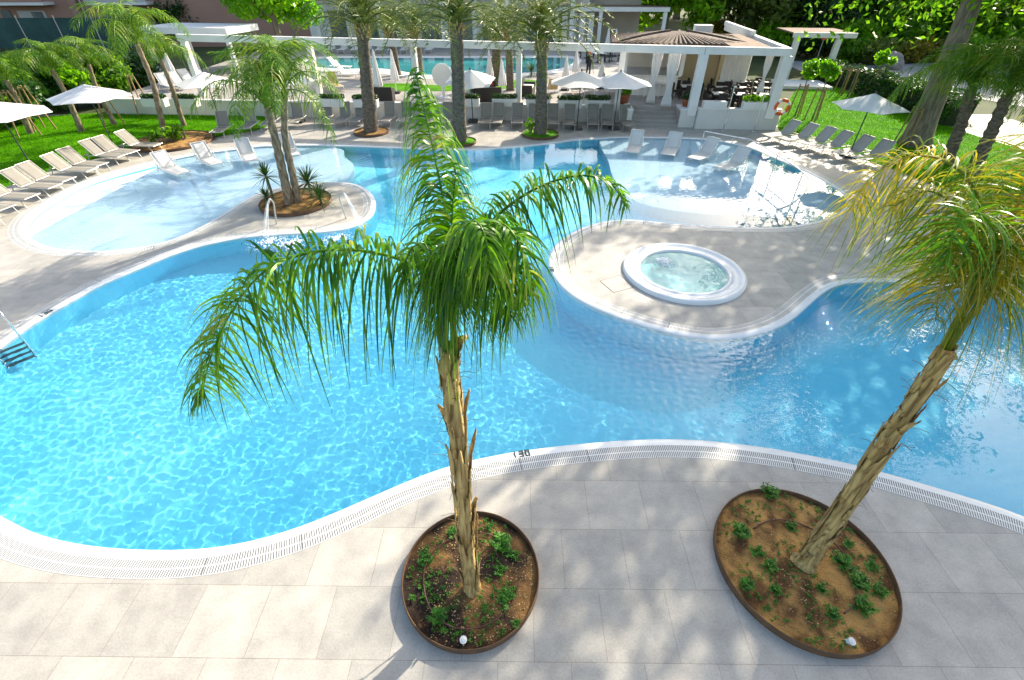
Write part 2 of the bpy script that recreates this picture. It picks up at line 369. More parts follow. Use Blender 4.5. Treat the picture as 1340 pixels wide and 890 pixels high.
def crown(centres, radii, per, leaf, rng, flat=0.75, hang=0.0, aspect=1.7):
    """Leaf-sized faces scattered in clumps through a volume."""
    V, n = [], 0
    for c, r in zip(centres, radii):
        k = max(6, int(per*r*r))
        u = norm(rng.normal(0, 1, (k, 3))); rad = r*rng.uniform(0.25, 1.0, k)**0.5
        p = np.asarray(c)+u*rad[:, None]*np.array([1, 1, flat])
        if hang: p[:, 2] -= hang*rng.uniform(0, 1, k)**2*r
        a = norm(rng.normal(0, 1, (k, 3))+np.array([0, 0, -0.4])); nn = norm(rng.normal(0, 1, (k, 3))+np.array([0, 0, 0.7])+0.5*u)
        a = norm(a-nn*np.sum(a*nn, 1, keepdims=True)); bb = np.cross(nn, a)
        s = leaf*rng.uniform(0.6, 1.3, k)[:, None]
        V.append(np.stack([p-a*s*aspect*0.5, p+bb*s*0.4, p+a*s*aspect*0.5, p-bb*s*0.4], 1)); n += k
    V = np.concatenate(V).reshape(-1, 3); Q = np.arange(n*4).reshape(-1, 4)
    return V, Q
def clumps(rng, n, R3, base_z, shell=0.55, rmin=0.5, rmax=1.1, lump=0.25):
    u = norm(rng.normal(0, 1, (n, 3))); rad = rng.uniform(shell, 1.0, n)
    ph = rng.uniform(0, 6.28, 3); w = 1+lump*np.sin(3*u[:, 0]+ph[0])*np.sin(3*u[:, 1]+ph[1])+lump*0.6*np.sin(5*u[:, 2]+ph[2])
    c = u*rad[:, None]*w[:, None]*np.array(R3); c[:, 2] += base_z
    return c, rng.uniform(rmin, rmax, n)

# ------------------------------------------------------------------ pool outline (surveyed on the deck plane)
POOL_PX = [(0,673),(37,694),(93,709),(149,716),(209,718),(261,717),(317,709),(373,694),(429,673),(500,642),(560,617),(610,602),(670,590),(740,581),(820,574),(870,573),(920,574),(1005,584),(1060,594),(1120,606),(1157,616),(1255,645),(1340,672),
 (1500,735),(1560,640),(1520,520),(1440,430),(1340,398),(1270,380),(1205,371),(1158,368),(1119,369),(1091,374),(1066,392),(1041,415),(1012,431),(976,441),(933,445),(890,439),(840,426),(782,405),(743,383),(724,361),(717,343),(724,322),(746,304),(779,291),(822,286),
 (876,291),(948,296),(1020,296),(1066,289),(1096,278),(1108,264),(1099,250),(1066,230),(1038,217),(1005,203),(984,194),(955,187),(930,183),(894,181),(840,180),(804,180),(778,182),(755,183),(728,187),(692,191),(656,194),(620,196),(560,195),(508,193),(454,191),(400,190),(342,191),(301,196),(261,201),(212,211),(188,217),(141,229),(101,243),(61,266),(40,282),(32,298),(40,311),(67,323),(111,327),(168,325),(229,311),(283,284),(314,264),(345,249),(395,239),(441,237),(469,241),(488,254),(492,271),(483,286),(455,299),(412,304),(356,307),(314,311),(272,319),(230,331),(189,348),(141,368),(101,389),(67,409),(34,429),(7,449),(-50,500),(-90,550),(-100,600),(-60,645)]
raw = [W(x, y) for x, y in POOL_PX]
OUT = catmull(raw, 6, True)
# even spacing
def resample(loop, step):
    P = np.array([tuple(p) for p in loop]); P = np.vstack([P, P[:1]])
    d = np.r_[0, np.cumsum(np.linalg.norm(np.diff(P, axis=0), axis=1))]
    n = int(d[-1]/step); t = np.linspace(0, d[-1], n, endpoint=False)
    return np.stack([np.interp(t, d, P[:, i]) for i in range(3)], 1)
def smooth_loop(P, it):
    for _ in range(it): P = 0.5*P+0.25*(np.roll(P, 1, 0)+np.roll(P, -1, 0))
    return P
LOOP = smooth_loop(resample(OUT, 0.12), 12)
def area2(P): return np.sum(P[:, 0]*np.roll(P[:, 1], -1)-np.roll(P[:, 0], -1)*P[:, 1])
if area2(LOOP) < 0: LOOP = LOOP[::-1]
def offset(P, d):
    t = np.roll(P, -1, 0)-np.roll(P, 1, 0); t = norm(t); n = np.stack([t[:, 1], -t[:, 0], 0*t[:, 0]], 1)   # outward for ccw
    if abs(d) > 0.3:
        n = norm(smooth_loop(n, 10))
    return P+n*d
L0, L1, L2 = LOOP, offset(LOOP, 0.17), offset(LOOP, 0.45)
arc = np.r_[0, np.cumsum(np.linalg.norm(np.roll(LOOP, -1, 0)-LOOP, axis=1))]
def in_poly(poly, x, y):
    inside = np.zeros(x.shape, bool); j = len(poly)-1
    for i in range(len(poly)):
        xi, yi, xj, yj = poly[i][0], poly[i][1], poly[j][0], poly[j][1]
        if yi != yj: inside ^= ((yi > y) != (yj > y)) & (x < (xj-xi)*(y-yi)/(yj-yi)+xi)
        j = i
    return inside
def rings(name, loops, m, uvv=None, smooth=True, parent=None):
    n = len(loops[0]); V = np.concatenate(loops); Q = []
    i = np.arange(n); j = (i+1) % n
    for k in range(len(loops)-1): Q.append(np.stack([k*n+i, k*n+j, (k+1)*n+j, (k+1)*n+i], 1)[:, ::-1])
    Q = np.concatenate(Q); o = npmesh(name, V, Q, m, parent, smooth)
    if uvv:
        uv = o.data.uv_layers.new(name='UVMap'); co = np.zeros(len(o.data.loops)*2, np.float32).reshape(-1, 4, 2)
        f = 0
        for k in range(len(loops)-1):
            a, b = arc[:-1], arc[1:]
            quad = np.stack([np.stack([a, np.full(n, uvv[k])], 1), np.stack([b, np.full(n, uvv[k])], 1), np.stack([b, np.full(n, uvv[k+1])], 1), np.stack([a, np.full(n, uvv[k+1])], 1)], 1)[:, ::-1]
            co[f:f+n] = quad; f += n
        uv.data.foreach_set('uv', co.ravel())
    return o
def zed(P, z): Q = P.copy(); Q[:, 2] = z; return Q

SPA_C, SPA_R = Vector((4.97, 11.9, 0)), 1.72
def circle(c, r, n=64): return [Vector((c.x+r*math.cos(2*math.pi*i/n), c.y+r*math.sin(2*math.pi*i/n), c.z)) for i in range(n)]
def sheet(name, outer, holes, z, m):
    polys = [[Vector((p[0], p[1], 0)) for p in outer]]+[[Vector((p[0], p[1], 0)) for p in h] for h in holes]
    tri = tessellate_polygon(polys); vs = [(p.x, p.y, z) for q in polys for p in q]
    o = npmesh(name, np.array(vs), np.array([tuple(t) for t in tri]), m)
    bm = bmesh.new(); bm.from_mesh(o.data); bm.normal_update()
    for f in bm.faces:
        if f.normal.z < 0: f.normal_flip()
    bm.to_mesh(o.data); bm.free(); return structure(name, o)

DECK_OUT = [(-34, -6), (30, -6), (30, 31.5), (-34, 31.5)]
sheet('pool_deck', DECK_OUT, [L2[::2], circle(SPA_C, SPA_R-0.06)], 0.0, M_deck)
sheet('ground', [(-600, -300), (600, -300), (600, 900), (-600, 900)], [[(-32, -5), (29, -5), (29, 30.5), (-32, 30.5)]], -0.012, M_ground)
# coping: white nosing that dips under the water, then the slotted overflow grating
structure('coping', rings('coping', [zed(L0, -0.16), zed(L0, -0.045), zed(offset(LOOP, 0.02), -0.022), zed(offset(LOOP, 0.10), -0.006), zed(L1, 0.004)], M_coping))
structure('overflow_grating', rings('overflow_grating', [zed(L1, 0.004), zed(L2, 0.003)], M_grate, (0.0, 1.0)))
structure('pool_walls', rings('pool_walls', [zed(L0, -1.35), zed(L0, -0.16)], M_basin))
bx = npmesh('pool_floor', [(-20, -2, -1.3), (22, -2, -1.3), (22, 28, -1.3), (-20, 28, -1.3)], [(0, 1, 2, 3)], M_basin); structure('', bx)
# shallow lounging shelves
def shelf(name, px, z):
    poly = catmull([W(*p) for p in px], 5, True); mb = MB(); mb.prism(poly, -1.34, z)
    o = mb.build(name, M_wade); return structure(name, o)
shelf('wading_shelf', [(431,190),(450,203),(462,213),(459,225),(441,246),(345,246),(300,283),(240,315),(100,338),(10,330),(0,280),(120,215),(270,185)], -0.22)
shelf('wading_shelf', [(790,176),(797,210),(804,232),(818,251),(847,265),(890,273),(933,277),(969,277),(1010,281),(1035,274),(1010,240),(975,205),(955,176),(880,170)], -0.22)
shelf('ramp_shelf', [(955,178),(1010,234),(1040,274),(1075,292),(1125,270),(1110,235),(1060,208),(1000,180)], -0.75)
#shelf('pool_step', [(1128,362),(1125,385),(1100,425),(1130,450),(1215,455),(1260,430),(1270,376),(1200,360)], -0.45)

# water: a rippled surface, real relief so that it focuses the sun on the floor
def ripple(x, y):
    rng = np.random.default_rng(3); z = np.zeros_like(x)
    for k in range(56):
        lam = rng.uniform(0.115, 0.28) if k < 40 else rng.uniform(0.6, 1.8)
        a = rng.normal(2.2, 0.9) if k % 3 else rng.uniform(0, 6.28)
        ph = rng.uniform(0, 6.28); amp = 0.0021*lam
        if k >= 40: amp *= 0.33
        wx = x+0.25*np.sin(0.35*y+k); wy = y+0.25*np.sin(0.31*x+1.7*k)
        z += amp*np.sin(2*np.pi/lam*(wx*np.cos(a)+wy*np.sin(a))+ph)
    calm = 0.55+0.45*(np.sin(0.23*x+1.0)*np.sin(0.19*y+0.4)*0.5+0.5)
    edge = 1/(1+np.exp((x-3.0-0.25*y)/1.6))          # livelier by the jets on the left, calmer to the right
    far = 0.30+0.70/(1+np.exp((y-14.0)/0.9))
    return z*(0.22+0.78*edge)*calm*0.80*far
sp = 0.0205
gx = np.arange(-16, 17.0, sp); gy = np.arange(2.0, 27.6, sp)
X, Y = np.meshgrid(gx, gy); Z = ripple(X, Y)-0.03
bound = offset(LOOP, 0.12)[::3]
mask = in_poly(bound, X[:-1, :-1]+sp/2, Y[:-1, :-1]+sp/2)
idx = np.arange(X.size).reshape(X.shape)
Q = np.stack([idx[:-1, :-1], idx[:-1, 1:], idx[1:, 1:], idx[1:, :-1]], -1)[mask]
used, inv = np.unique(Q, return_inverse=True)
V = np.stack([X, Y, Z], -1).reshape(-1, 3)[used]
wat = npmesh('pool_water', V, inv.reshape(-1, 4), M_water, smooth=True); structure('', wat)
wat.cycles.is_caustics_caster = True
RECEIVERS = [o for o in COL.objects if o.name.split('.')[0] in ('pool_floor', 'pool_walls', 'wading_shelf', 'ramp_shelf', 'coping')]
for o in RECEIVERS: o.cycles.is_caustics_receiver = True

# lawns, path, road
def flat(name, px, z, m, zpx=0.0):
    poly = [W(x, y, zpx) for x, y in px]; return sheet(name, catmull([(p.x, p.y, 0) for p in poly], 4, True), [], z, m)
LAWN_R = [(1020,172),(1060,186),(1100,199),(1150,215),(1185,228),(1240,250),(1340,290),(1450,300),(1480,240),(1400,215),(1340,196),(1290,182),(1240,165),(1150,134),(1090,113),(1060,108),(1040,120),(1022,150)]
LAWN_L = [(-160,300),(-60,275),(0,250),(50,229),(105,215),(150,200),(195,193),(225,190),(260,183),(305,176),(345,168),(352,158),(340,152),(250,151),(152,149),(100,150),(0,160),(-150,200),(-300,260)]
flat('lawn', LAWN_R, 0.012, M_grass); flat('lawn', LAWN_L, 0.012, M_grass)
def blades(name, px, n, rng):
    poly = np.array([tuple(W(*p)) for p in px]); lo, hi = poly.min(0), poly.max(0)
    x = rng.uniform(lo[0], hi[0], n*4); y = rng.uniform(lo[1], hi[1], n*4); m = in_poly(poly, x, y); x, y = x[m][:n], y[m][:n]
    k = len(x); a = rng.uniform(0, 6.28, k); h = rng.uniform(0.04, 0.10, k); w = 0.012
    b = np.stack([x, y, np.full(k, 0.012)], 1); dx = np.stack([np.cos(a), np.sin(a), 0*a], 1)*w; tip = b+np.stack([rng.normal(0, 0.03, k), rng.normal(0, 0.03, k), h], 1)
    V = np.stack([b-dx, b+dx, tip], 1).reshape(-1, 3); o = npmesh(name, V, np.arange(k*3).reshape(-1, 3), M_blade); o['kind'] = 'stuff'; return o
blades('grass', LAWN_R, 60000, RNG); blades('grass', LAWN_L, 60000, RNG)
flat('footpath', [(1045,92),(1090,108),(1150,128),(1240,160),(1340,192),(1450,230),(1450,215),(1340,180),(1240,150),(1150,118),(1090,100),(1050,86)], 0.02, M_path)
flat('road', [(1060,98),(1120,105),(1240,122),(1340,140),(1600,180),(1700,120),(1340,84),(1240,82),(1120,86),(1030,80)], 0.016, M_road)

# ------------------------------------------------------------------ terrace
TERR = 0.8
WL, WR = W(150, 148), W(826, 158.5)
U = (WR-WL).normalized(); VV = Vector((-U.y, U.x, 0)); TROT = math.atan2(U.y, U.x)
ORG = W(670, 156); ORG = WL+U*((ORG-WL).dot(U))
def T(u, v, z=0.0): p = ORG+U*u+VV*v; return Vector((p.x, p.y, z))
def tuv(p): d = p-ORG; return d.dot(U), d.dot(VV)
ULo = tuv(WL)[0]
S0, S1 = tuv(W(826, 166))[0], tuv(W(886, 166))[0]          # steps
UR, VR = tuv(W(1012, 168.5)); VS = tuv(W(850, 166))[1]; ST = 1.35; VT = VS+ST
mb = MB()
mb.prism([T(ULo, 0.0), T(S0, 0), T(S0, VT), T(S1, VT), T(S1, VR), T(UR, VR), T(UR+1.2, 14), T(UR+5, 42), T(ULo-4, 42)], -0.05, TERR)
o = mb.build('terrace', M_terrace); structure('', o)
st = thing('terrace_steps', 'grey stone steps climbing from pool deck to terrace beside terracotta pots', 'steps', T((S0+S1)/2, VS, 0), TROT)
wst = S1-S0
for i in range(4):
    h = TERR*(i+1)/5; b = MB(); b.box((0, ST*(i+0.5)/4, h/2-0.01), (wst-0.01, ST/4-0.004, h)); b.build('step', M_terrace, st)
def low_wall(name, u0, u1, v, h, label, thick=0.28):
    c = T((u0+u1)/2, v-0.15, 0); w = thing(name, label, 'wall', c, TROT); b = MB(); b.box((0, 0, h/2), (u1-u0, thick, h)); b.build('wall_face', M_wall, w)
    b = MB(); b.box((0, 0, h+0.03), (u1-u0+0.04, thick+0.06, 0.06)); b.build('wall_cap', M_white, w); return w
low_wall('low_wall', ULo, S0-0.32, 0.0, 0.82, 'long low white wall behind the row of loungers, left of the steps')
low_wall('low_wall', S1+0.9, UR, VR, 1.0, 'white parapet wall under the restaurant, right of the steps')
w = thing('stair_pier', 'short white pier with flat cap on left side of the steps', 'wall', T(S0-0.16, VS+0.3, 0), TROT)
b = MB(); b.box((0, 0.55, 0.42), (0.28, 1.7, 0.84)); b.build('pier_body', M_wall, w); b = MB(); b.box((0, 0.55, 0.87), (0.34, 1.76, 0.06)); b.build('pier_cap', M_white, w)
w = thing('stair_pier', 'short wide white pier with flat cap on right side of the steps', 'wall', T(S1+0.44, VS+0.35, 0), TROT)
b = MB(); b.box((0, 0.2, 0.45), (0.86, 1.1, 0.9)); b.build('pier_body', M_wall, w); b = MB(); b.box((0, 0.2, 0.93), (0.94, 1.18, 0.06)); b.build('pier_cap', M_white, w)

# pergola: one long white beam on posts
PB0, PB1 = 3.74, 4.09
_p0, _p1 = W(680, 137, 0.88), W(1017, 143, 1.06)
PU = Vector((_p1.x-_p0.x, _p1.y-_p0.y, 0)).normalized(); PV = Vector((-PU.y, PU.x, 0)); PROT = math.atan2(PU.y, PU.x)
pa = Vector((_p0.x, _p0.y, 0))-PU*20.5
def PZ(px, v, z):   # point v metres behind the beam line, at height z, seen at column px
    k = (px-670)/FPX; a_ = pa+PV*v; s_ = (k*(a_.y*CP-(z-HCAM)*SP)-a_.x)/(PU.x-k*PU.y*CP); p = a_+PU*s_; return Vector((p.x, p.y, z))
def PX(px): p = PZ(px, 0, 3.9); return p.x, p.y
ZR = 3.86
pg = thing('pergola', 'long white pergola beam on square posts along the terrace edge', 'pergola', (pa.x, pa.y, 0), PROT); pg.rotation_euler = (0, R(0.32), PROT)
edges = [330, 399, 535, 675, 815, 925, 1040]
prev = 0
for i, px in enumerate([399, 537, 678, 817, 923, 1036]):
    x, y = PX(px); s = (Vector((x, y, 0))-Vector((pa.x, pa.y, 0))).dot(PU)
    b = MB(); b.box(((prev+s)/2, 0, (PB0+PB1)/2), (s-prev-0.025, 0.30, PB1-PB0)); b.build('beam', M_white, pg)
    wpost = 0.30 if i < 4 else 0.46
    b = MB(); b.box((s-(0.1 if i == 5 else 0), (0.3 if i < 4 else 0.05), (TERR+PB0)/2), (wpost, wpost, PB0-TERR-0.004)); b.build('post', M_white, pg)
    prev = s
PEND = prev
b = MB(); b.box((PEND-0.12, 7.5, (PB0+PB1)/2), (0.3, 14.6, PB1-PB0)); b.build('side_beam', M_white, pg)
for s in (0.2,):
    b = MB(); b.box((s, 0.1, (TERR+PB0)/2), (0.3, 0.3, PB0-TERR)); b.build('post', M_white, pg)

# restaurant under the right part of the pergola
def PT(px, v, z):   # point v metres behind the beam, at column px
    x, y = PX(px); p = Vector((x, y, 0))+PV*v; return Vector((p.x, p.y, z))
def pS(px): x, y = PX(px); return (Vector((x, y, 0))-Vector((pa.x, pa.y, 0))).dot(PU)
rs = thing('restaurant', 'open white poolside restaurant with cream back wall and flat brown roof', 'restaurant', (pa.x, pa.y, 0), PROT)
s0, s1 = pS(872), pS(1026)
b = MB(); b.box(((pS(962)+s1)/2-0.1, 4.25, ZR-0.1), (s1-pS(962)-0.35, 7.6, 0.14)); b.build('roof', M_roofgravel, rs)
b = MB(); b.box(((pS(930)+s1)/2, 8.2, (TERR+3.6)/2), (s1-pS(930), 0.25, 3.6-TERR)); b.build('back_wall', M_cream, rs)
b = MB(); b.box(((s0+pS(930))/2-0.6, 8.4, (TERR+3.6)/2), (pS(930)-s0+1.2, 0.25, 3.6-TERR)); b.build('back_wall', M_wall, rs)
for u in (0.38, 0.72):
    b = MB(); b.box((pS(930)+(s1-pS(930))*u, 7.95, (TERR+3.6)/2), (0.4, 0.24, 3.6-TERR-0.05)); b.build('pilaster', M_cream, rs)
b = MB(); b.box((s1+0.1, 10.5, ZR+0.14), (0.24, 8.0, 0.26)); b.build('parapet', M_white, rs)
b = MB(); b.box((pS(957), 8.6, ZR+0.16), (1.1, 0.9, 0.5)); b.build('chimney', M_white, rs)
def curtain(px, v, z0, z1, w, label, tied=True):
    p = PT(px, v, 0); o = MB(); n = 25; vs = []; fs = []
    zs = np.linspace(z1, z0, 14)
    for k, z in enumerate(zs):
        t = (z1-z)/(z1-z0); pinch = 1-0.62*math.exp(-((t-0.62)/0.22)**2) if tied else 1
        for j in range(n):
            s = (j/(n-1)-0.5)*w*pinch; vs.append(PU*s+PV*(0.05*math.sin(j*1.9)*pinch)+Vector((0, 0, z)))
    for k in range(13):
        for j in range(n-1): fs.append((k*n+j, k*n+j+1, (k+1)*n+j+1, (k+1)*n+j))
    o.add(vs, fs); c = o.build('curtain', M_canvas, None, True, p); sol = c.modifiers.new('t', 'SOLIDIFY'); sol.thickness = 0.008
    tag(c, label, 'curtain'); return c
curtain(868, 1.6, TERR+0.02, 3.58, 0.55, 'white tied curtain nearest the steps at restaurant entrance')
curtain(889, 0.9, TERR+0.02, 3.58, 0.65, 'white tied curtain left of the thick post by the steps')
curtain(1018, 0.8, TERR+0.9, 3.58, 0.4, 'narrow white curtain hanging inside the corner post of the restaurant')
curtain(1004, 5.0, TERR+0.02, 3.58, 1.6, 'wide white curtain closing the restaurant side near its back', False)
# annex beyond the corner
ac = W(1057, 104); an = thing('annex_canopy', 'small lower canopy with brown top and white post beyond the restaurant corner', 'canopy', ac, PROT)
b = MB(); b.box((0, 2.0, 3.22), (4.6, 4.6, 0.10)); b.build('roof', M_roofgravel, an)
b = MB(); b.box((0, -0.38, 3.12), (4.7, 0.16, 0.34)); b.build('beam', M_white, an)
for x in (-1.9, 1.2): b = MB(); b.box((x, -0.2, 1.47), (0.4, 0.4, 2.95)); b.build('post', M_white, an)
b = MB(); b.box((-1.6, -3.2, 0.1), (3.6, 3.0, 0.2)); b.build('floor_slab', M_white, an)
curtain(1049, 11, 0.3, 3.0, 0.9, 'grey white curtain under the small canopy beyond the corner')

# tile-roofed bar hut
hc = PT(905, 5.4, 0)
hut = thing('bar_hut', 'bar hut with brown barrel tile hip roof and white panelled counter', 'hut', hc, PROT)
ridge = []; b = MB()
hx, hy, ze, zr = 4.0, 2.7, 3.68, 4.16
b.add([(-hx, -hy, ze), (hx, -hy, ze), (hx, hy, ze), (-hx, hy, ze), (-0.3, 0, zr), (0.3, 0, zr), (-hx, -hy, ze-0.12), (hx, -hy, ze-0.12), (hx, hy, ze-0.12), (-hx, hy, ze-0.12)],
      [(0, 1, 5, 4), (1, 2, 5), (2, 3, 4, 5), (3, 0, 4), (0, 6, 7, 1), (1, 7, 8, 2), (2, 8, 9, 3), (3, 9, 6, 0), (9, 8, 7, 6)])
rf = b.build('roof', M_rooftile, hut)
b = MB()
def rows(p0, p1, q0, q1, n):
    for i in range(n):
        t = (i+0.5)/n; a = Vector(p0).lerp(Vector(p1), t)
        # run of barrel tiles from the eave up to the hip
        tt = abs(2*t-1); top = Vector(q0).lerp(Vector(q1), t); e = a.lerp(top, 1-tt*0.96)
        b.tube([a+Vector((0, 0, 0.03)), e+Vector((0, 0, 0.03))], 0.085, 6)
rows((-hx, -hy, ze), (hx, -hy, ze), (-0.0, 0, zr), (0.0, 0, zr), 26); rows((hx, -hy, ze), (hx, hy, ze), (0.3, 0, zr), (0.3, 0, zr), 20); rows((-hx, hy, ze), (-hx, -hy, ze), (-0.3, 0, zr), (-0.3, 0, zr), 20)
b.build('barrel_tiles', M_rooftile, rf)
b = MB(); b.box((-1.4, 0.3, TERR+0.55), (3.4, 3.0, 1.1)); b.build('counter', M_white, hut)
b = MB(); b.box((-1.4, 0.3, TERR+1.13), (3.7, 3.3, 0.06)); b.build('counter_top', M_white, hut)
b = MB()
for i in range(9): b.box((-3.0+i*0.4, -1.21, TERR+0.55), (0.05, 0.02, 0.95))
b.build('panel_moulding', M_wall, hut)
for x in (-3.0, 0.4):
    b = MB(); b.box((x, -1.1, (TERR+ze)/2+0.55), (0.24, 0.24, ze-TERR-1.2)); b.build('post', M_white, hut)
b = MB(); b.box((-1.2, 2.5, 2.2), (3.6, 0.2, 2.7)); b.build('back_wall', M_wall, hut)
def stool(label, p, rz):
    s = thing('bar_stool', label, 'stool', p, rz, 'bar stools along the white counter')
    b = MB(); b.box((0, 0, 0.74), (0.36, 0.36, 0.05)); b.build('seat', M_white, s)
    for x in (-1, 1):
        for y in (-1, 1): b = MB(); b.tube([(x*0.2, y*0.2, 0), (x*0.15, y*0.15, 0.72)], 0.022, 6); b.build('leg', M_white, s)
    return s
for i in range(4):
    p = PZ(838+i*9, 4.0, TERR); stool(f'white wooden bar stool, {ordw(i)} from the left along the bar counter', p, PROT)

# ------------------------------------------------------------------ spa
sx_, sy_ = SPA_C.x, SPA_C.y
spa = thing('spa_tub', 'round white whirlpool tub with bubbling turquoise water set in the paved peninsula', 'whirlpool', (sx_, sy_, 0))
b = MB(); b.lathe([(1.72, -0.05), (1.725, 0.07), (1.69, 0.105), (1.63, 0.115), (1.57, 0.10), (1.53, 0.08), (1.36, 0.055), (1.33, 0.075), (1.27, 0.085), (1.235, 0.07), (1.22, 0.03), (1.20, -0.05)], 72)
b.build('rim', M_coping, spa, True)
b = MB(); b.lathe([(1.20, -0.05), (1.17, -0.25), (0.85, -0.32), (0.80, -0.55), (0.02, -0.57)], 72); M_spab = mat('pale_turquoise_shell', (0.55, 0.90, 0.93), (0.50, 0.87, 0.91), scale=1, rough=0.4); bs = b.build('shell', M_spab, spa, True)
n = 90; rr = np.linspace(0.0, 1.225, 40); aa = np.linspace(0, 2*np.pi, n, endpoint=False); Rr, Aa = np.meshgrid(rr, aa, indexing='ij')
x, y = Rr*np.cos(Aa), Rr*np.sin(Aa); z = np.zeros_like(x); rg = np.random.default_rng(5)
for k in range(40):
    lam = rg.uniform(0.15, 0.5); a = rg.uniform(0, 6.28); z += 0.0014*lam*np.sin(2*np.pi/lam*(x*np.cos(a)+y*np.sin(a))+rg.uniform(0, 6.28))
bx0, by0 = -0.42, 0.55
dd = np.hypot(x-bx0, y-by0); z += 0.05*np.exp(-(dd/0.14)**2)+0.006*np.sin(dd*32)*np.exp(-dd/0.35)
V = np.stack([x, y, z+0.03], -1).reshape(-1, 3); ii = np.arange(40*n).reshape(40, n); jn = np.roll(ii, -1, 1)
Q = np.stack([ii[:-1], ii[1:], jn[1:], jn[:-1]], -1).reshape(-1, 4)
ws = npmesh('spa_water', V, Q, water_material('spa_water', (0.90, 0.99, 0.98)), spa, True); ws.cycles.is_caustics_caster = True; bs.cycles.is_caustics_receiver = True
M_foam = mat('white_foam', (0.85, 0.88, 0.88), rough=0.7)
def foam(name, parent, c, r, n, h, rng, m=M_foam):
    mb = bmesh.new()
    for i in range(n):
        a = rng.uniform(0, 6.28); d = r*rng.uniform(0, 1)**0.8; s = rng.uniform(0.012, 0.035)*(1.3-d/r)
        bmesh.ops.create_icosphere(mb, subdivisions=1, radius=s, matrix=Matrix.Translation(Vector((c[0]+d*math.cos(a), c[1]+d*math.sin(a), c[2]+h*math.exp(-(d/r*2)**2)*rng.uniform(0.3, 1)))))
    me = bpy.data.meshes.new(name); mb.to_mesh(me); mb.free(); me.shade_smooth(); o = link(name, me, m, parent); return o
f = foam('foam', spa, (bx0, by0, 0.035), 0.36, 420, 0.09, RNG); f['kind'] = 'stuff'
# hatch in the paving beside the spa
hp = [W(785, 368), W(803, 383), W(829, 376), W(811, 360)]
b = MB(); b.prism(hp, 0.001, 0.004); h_ = b.build('access_hatch', M_deck); tag(h_, 'square paved access hatch with dark seam beside the round whirlpool tub', 'hatch')
b = MB(); b.tube([p+Vector((0, 0, 0.003)) for p in hp], 0.006, 4, closed=True); b.build('seam', M_dark, h_)

# ------------------------------------------------------------------ planter rings in the foreground
def weed_mesh(rng, n=9, size=0.09):
    V, Qs, b = [], [], 0
    for i in range(n):
        a = rng.uniform(0, 6.28); el = rng.uniform(0.2, 1.2); st = np.array([rng.normal(0, size*0.25), rng.normal(0, size*0.25), 0.0])
        d = np.array([math.cos(a)*math.cos(el), math.sin(a)*math.cos(el), math.sin(el)]); ln = size*rng.uniform(0.7, 1.6)
        k = 4
        base = np.stack([st+d*ln*(j+1)/k*0.9 for j in range(k) for _ in (0, 1)]); sd = np.cross(d, [0, 0, 1.0]); sd /= np.linalg.norm(sd)+1e-6
        dr = np.stack([norm(sd*sg+d*0.7+rng.normal(0, 0.25, 3)) for j in range(k) for sg in (-1, 1)])
        wd = norm(np.cross(dr, rng.normal(0, 0.3, (2*k, 3))+np.array([0, 0, 1.0])))
        v, q = leaflets(base, dr, size*rng.uniform(0.35, 0.65, 2*k), np.full(2*k, size*0.20), wd, np.full(2*k, 0.25), 3)
        V.append(v); Qs.append(q+b); b += len(v)
        m = MB(); m.tube([st, st+d*ln*0.9], 0.003, 4, False); V.append(np.array(m.v)); Qs.append(np.array(m.f)+b); b += len(m.v)
    return np.concatenate(V), np.concatenate(Qs)
WEEDS = []
for i in range(5):
    v, q = weed_mesh(np.random.default_rng(20+i), 22+6*(i % 3), (0.075, 0.06, 0.085, 0.055, 0.07)[i]); o = npmesh('weed_plant', v, q, LF_weed); WEEDS.append(o.data); bpy.data.objects.remove(o)
